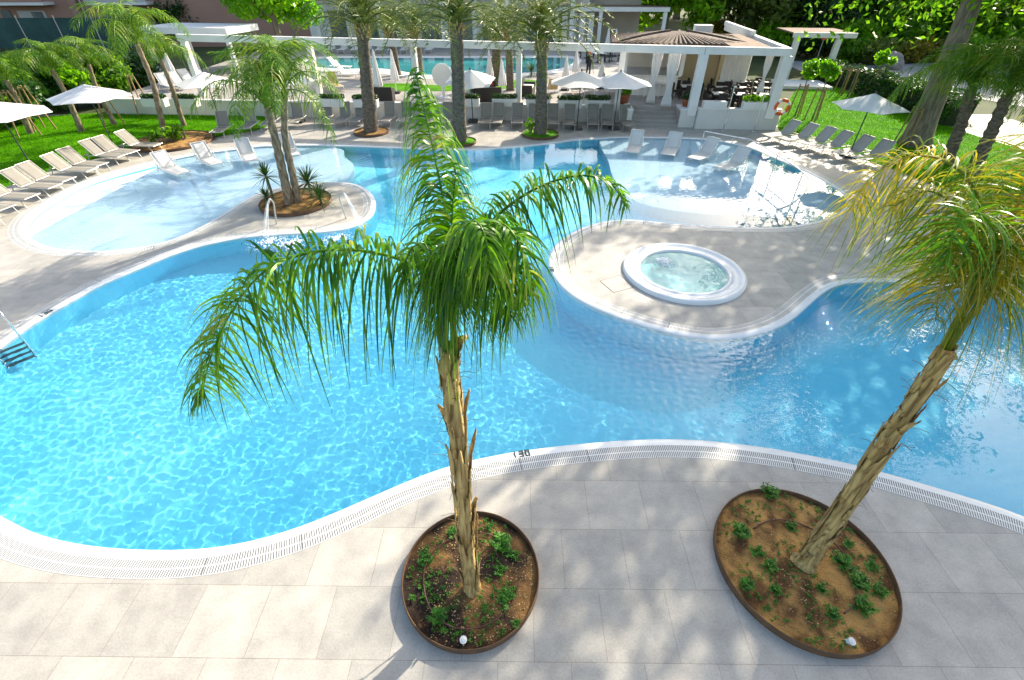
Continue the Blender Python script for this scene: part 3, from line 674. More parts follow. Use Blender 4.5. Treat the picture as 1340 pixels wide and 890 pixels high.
def planter(label, cx, cy, r, soil, rng, dz=0.0):
    t = thing('planter_ring', label, 'planter', (cx, cy, 0))
    b = MB(); b.lathe([(r, 0.0), (r, 0.125), (r-0.012, 0.128), (r-0.016, 0.12), (r-0.018, 0.0)], 96); b.build('steel_ring', M_corten, t, True)
    m, n = 60, 120; rr = np.linspace(0, r-0.012, m); aa = np.linspace(0, 2*np.pi, n, endpoint=False); Rr, Aa = np.meshgrid(rr, aa, indexing='ij')
    x, y = Rr*np.cos(Aa), Rr*np.sin(Aa); z = np.zeros_like(x)
    for i in range(m):
        for j in range(n):
            p = Vector((x[i, j]+cx, y[i, j]+cy, 0)); z[i, j] = 0.075+0.035*noise.noise(p*2.2)+0.022*noise.noise(p*7)+0.012*noise.noise(p*22)-0.03*(rr[i]/r)**4
    V = np.stack([x, y, z], -1).reshape(-1, 3); ii = np.arange(m*n).reshape(m, n); jn = np.roll(ii, -1, 1)
    npmesh('soil', V, np.stack([ii[:-1], ii[1:], jn[1:], jn[:-1]], -1).reshape(-1, 4), soil, t, True)
    bmm = bmesh.new()
    for i in range(1800):
        a = rng.uniform(0, 6.28); d = (r-0.05)*math.sqrt(rng.uniform(0, 1)); px, py = d*math.cos(a), d*math.sin(a)
        if noise.noise(Vector((px+cx, py+cy, 3))*1.3) < -0.12 and rng.uniform() < 0.8: continue
        p = Vector((px+cx, py+cy, 0)); zz = 0.075+0.035*noise.noise(p*2.2)+0.022*noise.noise(p*7)+0.012*noise.noise(p*22)-0.03*(d/r)**4
        s = rng.uniform(0.003, 0.017)*rng.uniform(0.5, 1); bmesh.ops.create_icosphere(bmm, subdivisions=1, radius=s, matrix=Matrix.Translation((px, py, zz))@Matrix.Diagonal((1, rng.uniform(0.6, 1), rng.uniform(0.5, 0.8), 1)))
    me = bpy.data.meshes.new('pebbles'); bmm.to_mesh(me); bmm.free(); o = link('pebbles', me, M_grit, t); o['kind'] = 'stuff'
    V, Qs, nb = [], [], 0
    for i in range(420):
        a = rng.uniform(0, 6.28); d = (r-0.08)*math.sqrt(rng.uniform(0.02, 1)); px, py = d*math.cos(a), d*math.sin(a)
        if noise.noise(Vector((px+cx, py+cy, 7))*1.6) < -0.12: continue
        v, q = weed_mesh(rng, int(rng.integers(3, 7)), rng.uniform(0.014, 0.038)); v = v+np.array([px, py, 0.08]); V.append(v); Qs.append(q+nb); nb += len(v)
    o = npmesh('seedlings', np.concatenate(V), np.concatenate(Qs), LF_weed, t); o['kind'] = 'stuff'
    return t
PC1, PR1 = (-0.585, 3.18), 0.97
PC2, PR2 = (4.22, 3.36), 1.205
planter('round rusty steel planter ring with dark soil around the upright centre palm', PC1[0], PC1[1], PR1, M_soil, RNG)
planter('larger round steel planter ring with sandy soil around the leaning right palm', PC2[0], PC2[1], PR2, M_soil2, RNG)
def hose(label, c, r, a0, a1):
    pts = [(c[0]+(r+0.02*math.sin(3*a))*math.cos(a), c[1]+(r+0.02*math.sin(2*a+1))*math.sin(a), 0.108+0.012*math.sin(5*a)) for a in np.linspace(a0, a1, 60)]
    b = MB(); b.tube(pts, 0.010, 6); tag(b.build('drip_hose', M_hose, None, True), label, 'hose')
hose('brown drip hose ring lying on dark soil around the centre palm', (-0.57, 3.13), 0.68, 0.5, 6.2)
hose('brown drip hose curving over sandy soil around the right palm', (4.15, 3.3), 0.72, -1.2, 2.2)
def valve(label, x, y):
    t = thing('irrigation_cap', label, 'cap', (x, y, 0.05)); b = MB(); b.lathe([(0.0, 0.10), (0.032, 0.10), (0.036, 0.0)], 16); b.build('tube', M_whiteplastic, t)
    b = MB(); b.lathe([(0.0, 0.125), (0.022, 0.125), (0.026, 0.118), (0.047, 0.116), (0.047, 0.10), (0.0, 0.098)], 16); b.build('cap', M_whiteplastic, t); t.rotation_euler = (0.25, 0.2, 0)
p = W(605, 838, 0.06); valve('white plastic irrigation cap in dark soil of the centre planter', p.x, p.y)
p = W(1107, 840, 0.06); valve('white plastic irrigation cap in sandy soil of the right planter', p.x, p.y)
wl = [(593,697,1.0,'feathery weed just left of the centre palm trunk near planter back'),(556,733,1.5,'bushy weed near the left rim of the centre planter'),(655,712,1.5,'big leafy weed at upper right inside the centre planter'),(672,728,1.3,'weed beside the hose right of the centre palm trunk'),(654,748,1.0,'small weed right of the centre palm trunk base'),
      (663,783,1.4,'weed clump by the right lower hose in the centre planter'),(634,797,0.7,'tiny sprout in front of the centre palm trunk'),(572,808,1.1,'low weed at lower left of the centre planter'),(540,783,0.7,'small sprout against left rim of the centre planter'),(675,817,0.7,'small sprout at lower right rim of the centre planter'),(641,690,0.7,'tiny weed near back right of the centre planter'),
      (1008,647,1.9,'dark leafy weed poking over the back rim of the right planter'),(968,697,1.3,'weed at left side of the right planter'),(991,724,1.5,'bright weed left of the right palm base'),(1007,742,1.2,'weed just below left of the right palm base'),(1036,690,1.0,'small weed behind the right palm base'),(1102,738,1.9,'big broad-leaved weed right of the right palm base'),
      (1122,762,1.3,'weed right of centre in the right planter'),(1140,742,1.4,'weed near the right rim behind the others in the right planter'),(1128,795,1.6,'dense weed clump at lower right of the right planter'),(1090,803,1.0,'small weed above the white cap in the right planter'),(1015,774,1.1,'weed at lower left of the right planter'),(976,766,0.9,'sprout by the left rim of the right planter'),(1110,713,1.2,'weed behind trunk at upper right of the right planter'),(1150,775,1.2,'weed against the right rim of the right planter'),(1075,770,0.9,'tiny weed below the right palm base')]
for i, (x, y, s, lb) in enumerate(wl):
    p = W(x, y, 0.08); o = link('weed_plant', WEEDS[i % 5]); o.location = p+Vector((0, 0, 0)); o.rotation_euler = (0, 0, i*1.3); o.scale = (s,)*3; tag(o, lb, 'weed', 'weeds in the planters')

# ------------------------------------------------------------------ palms
def husk_trunk(t, pts, r0, r1, rng, nh=34):
    """Trunk wrapped in dry, peeling leaf bases."""
    P = catmull(pts, 14); n = 26; V = []; k = len(P)
    for i, p in enumerate(P):
        tt = i/(k-1); tg = (P[min(i+1, k-1)]-P[max(i-1, 0)]).normalized(); u = tg.cross(Vector((0, 1, 0.1))).normalized(); w = tg.cross(u)
        rad = r0+(r1-r0)*tt; rad *= 1+0.5*math.exp(-tt*22)
        for j in range(n):
            a = 2*math.pi*j/n; spiral = (a/(2*math.pi)+tt*7) % 1.0
            rr_ = rad*(1+0.22*(spiral**2-0.35)+0.16*noise.noise(Vector((math.cos(a)*2, math.sin(a)*2, tt*11)))+0.08*noise.noise(Vector((math.cos(a)*6, math.sin(a)*6, tt*30)))); V.append(p+(u*math.cos(a)+w*math.sin(a))*rr_)
    ii = np.arange(k*n).reshape(k, n); jn = np.roll(ii, -1, 1)
    tr = npmesh('trunk', np.array([tuple(v) for v in V]), np.stack([ii[:-1], jn[:-1], jn[1:], ii[1:]], -1).reshape(-1, 4), M_husk, t, True)
    b = MB()
    for h in range(nh):
        tt = (h+0.5)/nh*0.93; i = int(tt*(k-1)); a0 = h*2.4+rng.uniform(-0.3, 0.3); wid = rng.uniform(0.7, 1.5); ht = rng.uniform(0.28, 0.85); flare = rng.uniform(0.0, 0.025) + (rng.uniform(0.03, 0.12) if rng.uniform() < 0.24 else 0)
        vs = []; seg = 9; tw = rng.uniform(-0.2, 0.9)
        for q in range(seg+1):
            s = q/seg; ip = min(k-1, int(min(1, tt+s*ht/((P[-1]-P[0]).length))*(k-1))); p = P[ip]
            if tt+s*ht/((P[-1]-P[0]).length) > 1: p = P[-1]
            tg = (P[min(ip+1, k-1)]-P[max(ip-1, 0)]).normalized(); u = tg.cross(Vector((0, 1, 0.1))).normalized(); w = tg.cross(u)
            rad = (r0+(r1-r0)*ip/(k-1))*1.1+0.006+flare*s**3
            half = wid*0.5*(1-s**1.8)+0.05; skew = tw*s
            for e in (-1, -0.33, 0.33, 1):
                a = a0+half*e+skew; vs.append(p+(u*math.cos(a)+w*math.sin(a))*(rad+(0.008 if abs(e) < 0.5 else 0))+Vector((0, 0, 0.02*rng.normal())))
        fs = [(q*4+e, q*4+e+1, q*4+e+5, q*4+e+4) for q in range(seg) for e in range(3)]; b.add(vs, fs)
    o = b.build('husk', M_husk, tr, True); sm = o.modifiers.new('t', 'SOLIDIFY'); sm.thickness = 0.006
    f = MB()
    for h in range(46):
        tt = rng.uniform(0.08, 1.0); p = P[int(tt*(k-1))]; a = rng.uniform(0, 6.28); d = Vector((math.cos(a), math.sin(a), rng.uniform(-0.3, 0.9))); rad = (r0+(r1-r0)*tt)
        q0 = p+Vector((math.cos(a), math.sin(a), 0))*rad*1.0; ln = rng.uniform(0.05, 0.2)
        f.tube([q0, q0+d*ln*0.5, q0+d*ln+Vector((0, 0, -0.04))], 0.003, 4, False)
    f.build('fibre', M_fibre, tr)['kind'] = 'stuff'
    return tr
def put_frond(t, path, m=LF_palm, name='frond', **kw):
    v, q = frond(path, **kw); return npmesh(name, v, q, m, t)
def A(px, py, Y, o): return atY(px, py, Y)-o
# centre palm
o1 = W(618, 772, 0.06); ctr = thing('palm_tree', 'young palm with straw-coloured husky trunk standing upright in the middle of the frame', 'palm tree', o1)
top1 = A(586, 452, 3.30, o1)
husk_trunk(ctr, [(0, 0, 0), A(610, 700, 3.17, o1), A(602, 610, 3.2, o1), A(592, 520, 3.25, o1), top1], 0.092, 0.078, RNG, 40)
hub = A(588, 420, 3.3, o1)
S = dict(seg=6, rng=RNG)
put_frond(ctr, [hub, A(572, 372, 3.25, o1), A(530, 342, 3.2, o1), A(470, 328, 3.15, o1), A(410, 330, 3.1, o1), A(350, 352, 3.0, o1), A(305, 405, 2.95, o1), A(275, 470, 2.9, o1), A(262, 530, 2.9, o1)], pairs=195, lmax=0.720, width=0.023, droop=1.150, lift=0.400, jitter=1.150, forward=0.45, **S)
put_frond(ctr, [hub, A(590, 360, 3.4, o1), A(586, 300, 3.6, o1), A(575, 235, 3.85, o1), A(560, 165, 4.15, o1), A(542, 88, 4.4, o1)], pairs=153, lmax=0.85, width=0.024, droop=1.88, lift=0.25, jitter=0.750, forward=0.5, **S)
put_frond(ctr, [hub, A(606, 345, 3.4, o1), A(636, 298, 3.5, o1), A(676, 262, 3.6, o1), A(722, 238, 3.7, o1), A(768, 230, 3.75, o1), A(802, 243, 3.8, o1), A(818, 270, 3.8, o1)], pairs=140, lmax=0.560, width=0.021, droop=1.000, lift=0.450, jitter=1.000, **S)
put_frond(ctr, [hub, A(598, 350, 3.2, o1), A(624, 305, 3.05, o1), A(655, 292, 2.9, o1), A(682, 325, 2.75, o1), A(696, 385, 2.65, o1)], pairs=124, lmax=0.671, width=0.024, droop=1.680, lift=0.15, jitter=0.830, **S)
put_frond(ctr, [hub, A(594, 350, 3.15, o1), A(606, 305, 2.95, o1), A(622, 290, 2.75, o1), A(636, 315, 2.6, o1), A(640, 360, 2.55, o1)], pairs=106, lmax=0.603, width=0.025, droop=1.800, lift=0.1, jitter=0.830, **S)
put_frond(ctr, [hub, A(580, 372, 3.2, o1), A(566, 335, 3.15, o1), A(552, 318, 3.1, o1), A(535, 332, 3.0, o1), A(525, 362, 2.95, o1)], pairs=59, lmax=0.544, width=0.024, droop=1.560, lift=0.2, jitter=0.880, **S)
put_frond(ctr, [hub, A(590, 350, 3.35, o1), A(592, 280, 3.45, o1), A(596, 232, 3.55, o1)], pairs=69, lmax=0.39, width=0.019, droop=0.45, lift=0.9, forward=0.8, **S)
put_frond(ctr, [hub, A(600, 360, 3.2, o1), A(618, 318, 3.1, o1), A(645, 318, 2.95, o1), A(664, 362, 2.85, o1), A(668, 420, 2.8, o1)], pairs=100, lmax=0.527, width=0.023, droop=1.760, lift=0.2, jitter=0.850, **S)
put_frond(ctr, [hub, A(584, 365, 3.15, o1), A(580, 330, 2.95, o1), A(588, 320, 2.8, o1), A(596, 350, 2.7, o1), A(598, 395, 2.65, o1)], pairs=72, lmax=0.425, width=0.023, droop=1.760, lift=0.2, jitter=0.850, **S)
b = MB()
for i in range(9):
    a = i*2.4; d = Vector((math.cos(a), math.sin(a), 0)); b.tube([top1+d*0.06-Vector((0, 0, 0.12)), top1+d*0.075+Vector((0, 0, 0.15)), hub+d*0.03+Vector((0, 0, 0.2))], lambda s: 0.022*(1-0.4*s), 6)
b.build('crownshaft', LF_palmy, ctr, True)
# right palm
o2 = W(1052, 738, 0.06); rp = thing('palm_tree', 'young palm with yellowing fronds and husky trunk leaning at the right edge', 'palm tree', o2)
top2 = A(1240, 455, 3.5, o2)
husk_trunk(rp, [(0, 0, 0), A(1098, 672, 3.5, o2), A(1150, 592, 3.48, o2), A(1200, 520, 3.5, o2), top2], 0.115, 0.058, RNG, 40)
hub2 = A(1270, 398, 3.55, o2)
b = MB()
for i in range(9):
    a = i*2.4; d = Vector((math.cos(a), math.sin(a), 0)); b.tube([top2+d*0.03-Vector((0, 0, 0.12)), top2.lerp(hub2, 0.6)+d*0.045, hub2+d*0.07+Vector((0.03*i/9, 0, 0.22))], lambda s: 0.020*(1-0.5*s), 6)
b.build('crownshaft', LF_palmy, rp, True)
K = dict(seg=6, rng=RNG)
put_frond(rp, [hub2, A(1285, 340, 3.7, o2), A(1282, 265, 3.9, o2), A(1245, 215, 4.1, o2), A(1190, 205, 4.3, o2), A(1140, 232, 4.4, o2), A(1112, 275, 4.5, o2)], LF_palmy, pairs=115, lmax=1.053, width=0.012, droop=1.017, lift=0.250, jitter=0.850, **K)
put_frond(rp, [hub2, A(1306, 345, 3.55, o2), A(1300, 300, 3.5, o2), A(1276, 278, 3.45, o2), A(1250, 300, 3.35, o2), A(1236, 345, 3.3, o2)], LF_palm, pairs=87, lmax=0.686, width=0.014, droop=0.586, lift=0.300, jitter=1.000, **K)
put_frond(rp, [hub2, A(1300, 340, 3.6, o2), A(1330, 270, 3.7, o2), A(1370, 220, 3.8, o2), A(1420, 200, 3.9, o2)], LF_palmy, pairs=125, lmax=1.220, width=0.014, droop=0.902, lift=0.250, jitter=0.900, **K)
put_frond(rp, [hub2, A(1292, 362, 3.5, o2), A(1330, 318, 3.45, o2), A(1375, 290, 3.4, o2), A(1430, 285, 3.35, o2)], LF_palmy, pairs=125, lmax=1.023, width=0.014, droop=0.977, lift=0.250, jitter=0.900, **K)
put_frond(rp, [hub2, A(1300, 370, 3.5, o2), A(1282, 335, 3.5, o2), A(1254, 330, 3.45, o2), A(1232, 365, 3.4, o2), A(1224, 420, 3.4, o2)], LF_palmy, pairs=47, lmax=0.683, width=0.012, droop=1.052, lift=0.250, jitter=0.900, **K)
put_frond(rp, [hub2, A(1342, 330, 3.8, o2), A(1362, 240, 4.1, o2), A(1377, 175, 4.4, o2), A(1387, 130, 4.7, o2)], LF_palmy, pairs=95, lmax=0.930, width=0.012, droop=0.827, lift=0.350, jitter=0.900, **K)
put_frond(rp, [hub2, A(1275, 350, 3.6, o2), A(1255, 280, 3.8, o2), A(1215, 250, 3.95, o2), A(1170, 270, 4.05, o2)], LF_palmy, pairs=109, lmax=0.813, width=0.012, droop=0.977, lift=0.300, jitter=0.900, **K)

# background palms share a few frond meshes
def shared_fronds(kind):
    out = []
    for i in range(4):
        rg = np.random.default_rng(50+i)
        if kind == 'date':
            path = [(0, 0, 0), (0.8, 0, 0.45+0.05*i), (1.7, 0, 0.55), (2.5, 0.05*i, 0.2), (3.0, 0.1*i, -0.4)]; kw = dict(pairs=46, lmax=0.50, width=0.032, droop=0.35, lift=0.45, seg=2, rr=0.035, stalk=0.16); m = LF_date
        else:
            path = [(0, 0, 0), (0.55, 0, 0.55), (1.2, 0, 0.65+0.05*i), (1.8, 0.05*i, 0.25), (2.15, 0.1*i, -0.45)]; kw = dict(pairs=54, lmax=0.62, width=0.030, droop=1.2, lift=0.2, seg=3, rr=0.02, stalk=0.14); m = LF_queen
        v, q = frond(path, rng=rg, **kw); o = npmesh('frond', v, q, m); out.append(o.data); bpy.data.objects.remove(o)
    return out
FD, FQ = shared_fronds('date'), shared_fronds('queen')
def bg_palm(label, base, top, r0, r1, n, kind, rng, scale=1.0, group=None, el=(-0.5, 1.25), m=None, name='palm_tree'):
    base = Vector(base); top = Vector(top)-base; t = thing(name, label, 'palm tree', base, 0, group)
    mid = top*0.5+Vector((0.05*rng.normal() if kind == 'date' else 0.13*rng.normal(), 0, 0)); pts = catmull([(0, 0, -0.05), mid*0.6, mid*1.25, top], 10); k = len(pts)
    b = MB(); b.tube(pts, [(r0+(r1-r0)*i/(k-1))*(1+0.35*math.exp(-i*0.5)+(0.10 if kind == 'date' and i % 2 else 0)+(0.10*math.sin(i*1.9)+0.06*math.sin(i*4.3) if kind != 'date' else 0)) for i in range(k)], 12)
    b.build('trunk', m or (M_datetrunk if kind == 'date' else M_qtrunk), t, True)
    if kind == 'date':
        h = MB()
        for i in range(26):
            a = i*2.4; d = Vector((math.cos(a), math.sin(a), 0)); z = -0.55+0.022*i; h.tube([top+d*r1*0.9+Vector((0, 0, z)), top+d*(r1+0.14)+Vector((0, 0, z+0.2))], [0.06, 0.03], 5)
        h.build('leaf_base', M_husk, t)
    F = FD if kind == 'date' else FQ
    for i in range(n):
        o = bpy.data.objects.new('frond', F[i % 4]); COL.objects.link(o); o.parent = t; o.location = top+Vector((0, 0, 0.05*rng.normal()))
        u = (i+0.5)/n; e = el[0]+(el[1]-el[0])*u**0.8; o.rotation_euler = (rng.normal(0, 0.15), -e*0.8, i*2.39996+rng.normal(0, 0.15)); s = scale*rng.uniform(0.8, 1.1)*(1-0.2*u); o.scale = (s, s, s)
    return t
rb = np.random.default_rng(11)
def P_(label, bx, by, tx, ty, r0, r1, n, kind, scale, group, z=0.0, **kw):
    b_ = W(bx, by, z); return bg_palm(label, b_, atY(tx, ty, b_.y), r0, r1, n, kind, rb, scale, group, **kw)
gd = 'date palms by the terrace wall'
P_('tall date palm by the pool edge, leftmost of three in front of the wall', 486, 174, 473, 34, 0.36, 0.26, 44, 'date', 1.15, gd)
P_('date palm at the pool edge behind the upright frond of the centre palm', 602, 187, 597, 30, 0.33, 0.27, 44, 'date', 1.15, gd)
P_('tall date palm by the pool edge in front of the two open parasols', 707, 177, 709, 52, 0.32, 0.24, 44, 'date', 1.25, gd)
gb = 'palms on the terrace lawn'
P_('short brown-trunked palm behind the beam, right of leftmost date palm', 520, 98, 508, 40, 0.28, 0.24, 34, 'date', 1.0, gb, z=0.8)
P_('thick brown-trunked palm behind the second pergola post', 548, 97, 541, 38, 0.36, 0.34, 38, 'date', 1.05, gb, z=0.8)
P_('dark palm on the terrace lawn beside two closed parasols', 648, 112, 650, 52, 0.30, 0.28, 34, 'date', 1.0, gb, z=0.8)
P_('slim palm just left of the third date palm', 668, 118, 664, 40, 0.24, 0.2, 30, 'date', 1.05, gb, z=0.8)
gq = 'feathery palms on the left lawn'
P_('feathery palm with sunlit trunk in the soil bed behind wading loungers', 217, 182, 179, 58, 0.14, 0.11, 15, 'queen', 1.25, gq, el=(-0.25, 1.35))
P_('feathery palm with thin grey trunk on the lawn by the low wall', 241, 165, 211, 78, 0.13, 0.10, 12, 'queen', 0.95, gq, el=(-0.25, 1.35))
P_('feathery palm with bent trunk behind the middle left parasol', 107, 172, 68, 92, 0.15, 0.11, 12, 'queen', 0.95, gq, el=(-0.25, 1.35))
P_('feathery palm with staked trunk right of the middle left parasol', 150, 163, 116, 84, 0.14, 0.10, 12, 'queen', 0.95, gq, el=(-0.25, 1.35))
P_('feathery palm far left, rising over the hedge', 40, 175, 8, 105, 0.14, 0.11, 12, 'queen', 0.95, gq, el=(-0.25, 1.35))
ip = W(386, 268)
twin = bg_palm('pair-trunked feathery palm on the paved tongue between the two pools, left trunk', W(380, 270), atY(350, 140, W(380, 270).y), 0.17, 0.12, 18, 'queen', rb, 1.05, 'twin palm on the tongue', el=(-0.35, 1.4))
twin2 = bg_palm('slimmer right trunk of the feathery palm pair on the paved tongue', W(391, 268), atY(372, 118, W(391, 268).y), 0.14, 0.10, 18, 'queen', rb, 1.05, 'twin palm on the tongue', el=(-0.2, 1.4))
gr_ = 'dark trunk palms on the right lawn'
P_('feathery palm with dark trunk on right lawn, nearest the big leaning tree', 1238, 214, 1270, 118, 0.26, 0.2, 18, 'queen', 1.35, gr_, m=M_datetrunk)
P_('feathery palm with dark trunk, rightmost on the right lawn', 1272, 226, 1318, 125, 0.27, 0.2, 18, 'queen', 1.35, gr_, m=M_datetrunk)

def ring_bed(label, c, r, name='tree_ring', grass=False):
    t = thing(name, label, 'planting bed', (c.x, c.y, 0)); b = MB(); b.lathe([(r, 0), (r, 0.12), (r-0.03, 0.125), (r-0.04, 0.08)], 40); b.build('edging', M_corten, t, True)
    b = MB(); b.lathe([(r-0.03, 0.08), (r*0.5, 0.11), (0.01, 0.12)], 40); b.build('soil', M_soil2 if not grass else M_grass, t, True); return t
ring_bed('low round soil ring under leftmost date palm', W(486, 174), 0.95); ring_bed('low round grassy ring under the middle date palm', W(602, 187), 0.85, grass=True); ring_bed('low round grassy ring under the date palm by the open parasols', W(707, 177), 1.0, grass=True)
c = W(388, 266); ring_bed('large round soil ring around the twin palm on the paved tongue', c, 1.3)
ring_bed('soil bed with small shrubs at the lawn corner behind the wading loungers', W(228, 186), 1.9)

# ------------------------------------------------------------------ yuccas and shrubs
def yucca(label, p, h, r, n, rng, group='spiky plants under the twin palm'):
    t = thing('yucca_plant', label, 'yucca', p, 0, group); b = MB(); b.tube([(0, 0, 0), (0.02, 0, h*0.5), (0, 0.02, h)], 0.05, 8); b.build('stem', M_bark, t, True)
    el = rng.uniform(-0.4, 1.4, n); a = rng.uniform(0, 6.28, n); d = np.stack([np.cos(a)*np.cos(el), np.sin(a)*np.cos(el), np.sin(el)], 1)
    wd = norm(np.cross(d, np.array([0, 0, 1.0])+rng.normal(0, 0.1, (n, 3)))); v, q = leaflets(np.tile([0, 0, h], (n, 1))+d*0.03, d, r*rng.uniform(0.8, 1.1, n), np.full(n, 0.045), wd, np.full(n, 0.22), 3)
    npmesh('leaves', v, q, LF_yucca, t); return t
ry = np.random.default_rng(4)
yucca('tall spiky yucca left of the twin palm trunks', W(358, 262), 0.9, 0.75, 90, ry); yucca('bushy spiky yucca right of the twin palm trunks', W(409, 262), 0.7, 0.85, 110, ry)
yucca('low spiky yucca at left front of the twin palm bed', W(352, 270), 0.35, 0.6, 60, ry); yucca('arching grassy yucca at right front of the twin palm bed', W(421, 270), 0.3, 0.8, 90, ry)
def shrub(label, p, rx, ry_, rz, m, leaf, per, rng, name='shrub', cat='shrub', group=None, n=None, stems=True):
    t = thing(name, label, cat, p, 0, group)
    cs, rs_ = clumps(rng, n or max(6, int(10*rx*ry_)), (rx*0.75, ry_*0.75, rz*0.38), rz*0.52, rmin=0.28*min(rx, ry_, rz)+0.05, rmax=0.5*min(rx, ry_, rz)+0.08)
    v, q = crown(cs, rs_, per, leaf, rng); v = np.array(v); v[:, 2] = np.maximum(v[:, 2], 0.03); npmesh('foliage', v, q, m, t)
    if stems:
        b = MB()
        for i in range(5): a = i*1.26; b.tube([(0.05*math.cos(a), 0.05*math.sin(a), -0.05), (rx*0.35*math.cos(a), ry_*0.35*math.sin(a), rz*0.5)], 0.03, 5)
        b.build('stems', M_bark, t)
    return t
rs2 = np.random.default_rng(31)
for (x, y), lb in zip([(213, 190), (226, 186), (240, 183)], ['leafy shrub at left end of the soil bed at the lawn corner', 'leafy shrub in the middle of the soil bed at the lawn corner', 'bright leafy shrub at right end of the soil bed at the lawn corner']):
    shrub(lb, W(x, y, 0.1), 0.65, 0.5, 0.7, LF_mid, 0.16, 260, rs2, group='shrubs in the corner bed')
shrub('pale leafy plant at the foot of the date palm by the open parasols', W(694, 174, .1), 0.35, 0.35, 0.9, LF_bright, 0.14, 260, rs2)

# ------------------------------------------------------------------ water spouts
def spout(label, base, top, out, water_to):
    t = thing('water_spout', label, 'water spout', base); base = Vector(base); f = lambda p: Vector(p)-base
    b = MB(); b.tube(catmull([(0, 0, 0), f(top)*0.6, f(top), f(out)], 8), 0.026, 10); b.build('spout_pipe', M_alu, t, True)
    rng = np.random.default_rng(9); b = MB()
    for i in range(12):
        j = Vector((rng.normal(0, 0.035), rng.normal(0, 0.035), 0)); p0, p1 = f(out)+j*0.5, f(water_to)+j*2.2; mid = p0.lerp(p1, 0.4)+Vector((0, 0, 0.12)); b.tube(catmull([p0, mid, p1], 5), lambda s: 0.005+0.003*math.sin(9*s+i), 5, False)
    b.build('water_jet', M_foam, t, True)
w_ = W(362, 293); spout('bent steel spout pouring water into pool, left of the two on the tongue', w_, atY(358, 266, w_.y), atY(353, 260, w_.y-0.1), W(348, 309))
w_ = W(453, 286); spout('bent steel spout pouring water into pool, right of the two on the tongue', w_, atY(444, 258, w_.y), atY(450, 253, w_.y), W(474, 300))
for i, (x, y) in enumerate([(352, 316), (440, 312), (380, 318)]):
    f = foam('foam', None, tuple(W(x, y)-Vector((0, 0, 0.035))), 0.8, 300, 0.05, RNG); f['kind'] = 'stuff'

# ------------------------------------------------------------------ loungers
def lounger(name, label, back_deg, sling, frame, arms=False, group=None):
    t = thing(name, label, 'sun lounger', group=group); a = R(back_deg); hx = -0.25; bl = 0.78; z = 0.34; w = 0.31
    top = (hx-bl*math.cos(a), z+bl*math.sin(a))
    b = MB()
    for s in (-1, 1): b.tube([(0.98, s*w, z), (hx, s*w, z), (-0.82, s*w, z)] , 0.018, 6)
    for x in (0.98, hx, -0.80): b.tube([(x, -w, z), (x, w, z)], 0.016, 6)
    b.build('frame', frame, t)
    b = MB(); m = 9; vs = []
    for i in range(m+1):
        x = hx+0.02+(0.95-hx)*i/m
        for j in range(5): y = (j/4-0.5)*2*(w-0.012); vs.append((x, y, z+0.006-0.012*(1-(2*j/4-1)**2)))
    b.add(vs, [(i*5+j, i*5+j+1, i*5+j+6, i*5+j+5) for i in range(m) for j in range(4)]); o = b.build('seat', sling, t, True); o.modifiers.new('t', 'SOLIDIFY').thickness = 0.008
    b = MB(); vs = []
    for i in range(m+1):
        s = i/m; x = hx-0.02-bl*s*math.cos(a); zz = z+0.012+bl*s*math.sin(a)
        for j in range(5): y = (j/4-0.5)*2*(w-0.012); k = -0.014*(1-(2*j/4-1)**2); vs.append((x-k*math.sin(a)*-1, y, zz+k*math.cos(a)))
    b.add(vs, [(i*5+j, i*5+j+1, i*5+j+6, i*5+j+5) for i in range(m) for j in range(4)]); o = b.build('backrest', sling, t, True); o.modifiers.new('t', 'SOLIDIFY').thickness = 0.008
    b = MB()
    for s in (-1, 1): b.tube([(hx-0.01, s*w, z+0.01), (top[0], s*w, top[1])], 0.016, 6)
    b.tube([(top[0], -w, top[1]), (top[0], w, top[1])], 0.016, 6); b.tube([(hx-0.45*math.cos(a), -w*0.8, z+0.45*math.sin(a)), (-0.72, -w*0.8, z)], 0.012, 5); b.tube([(hx-0.45*math.cos(a), w*0.8, z+0.45*math.sin(a)), (-0.72, w*0.8, z)], 0.012, 5)
    b.build('back_frame', frame, t)
    for x0, x1 in ((0.72, 0.86), (-0.60, -0.74)):
        for s in (-1, 1): b = MB(); b.tube([(x0, s*w, z), (x1, s*(w+0.01), 0)], 0.018, 6); b.build('leg', frame, t)
    if arms:
        for s in (-1, 1): b = MB(); b.tube(catmull([(hx-0.22, s*(w+0.02), z), (hx-0.28, s*(w+0.03), z+0.22), (hx-0.1, s*(w+0.03), z+0.30), (hx+0.12, s*(w+0.03), z+0.22), (hx+0.2, s*(w+0.02), z)], 5), 0.016, 6); b.build('armrest', frame, t)
    return t
PROTO = {}; RL = np.random.default_rng(12)
def place(kind, label, p, ang, group):
    first = kind not in PROTO
    if first:
        args = {'deck': (48, M_sling, M_alu, False), 'wall': (68, M_sling, M_alu, False), 'wade': (52, M_sling_w, M_white, True), 'grey': (50, M_sling_shade, M_alu, False), 'beige': (58, M_sling_b, M_white, False), 'white': (50, M_sling_w, M_white, False)}[kind]
        PROTO[kind] = lounger('sun_lounger', label, args[0], args[1], args[2], args[3], group); o = PROTO[kind]; o.location = p; o.rotation_euler = (0, 0, ang)
        return o
    return dup(PROTO[kind], label, p, ang+RL.normal(0, 0.045), group)
def pl(kind, label, foot, head, group, z=0.0):
    """foot / head: ground points (px) under the foot end and under the hinge end."""
    a, h = W(*foot, z), W(*head, z); d = (a-h); ang = math.atan2(d.y, d.x); u = d.normalized(); c = a-u*0.86; return place(kind, label, (c.x, c.y, z), ang, group)
g = 'taupe loungers on the left deck'
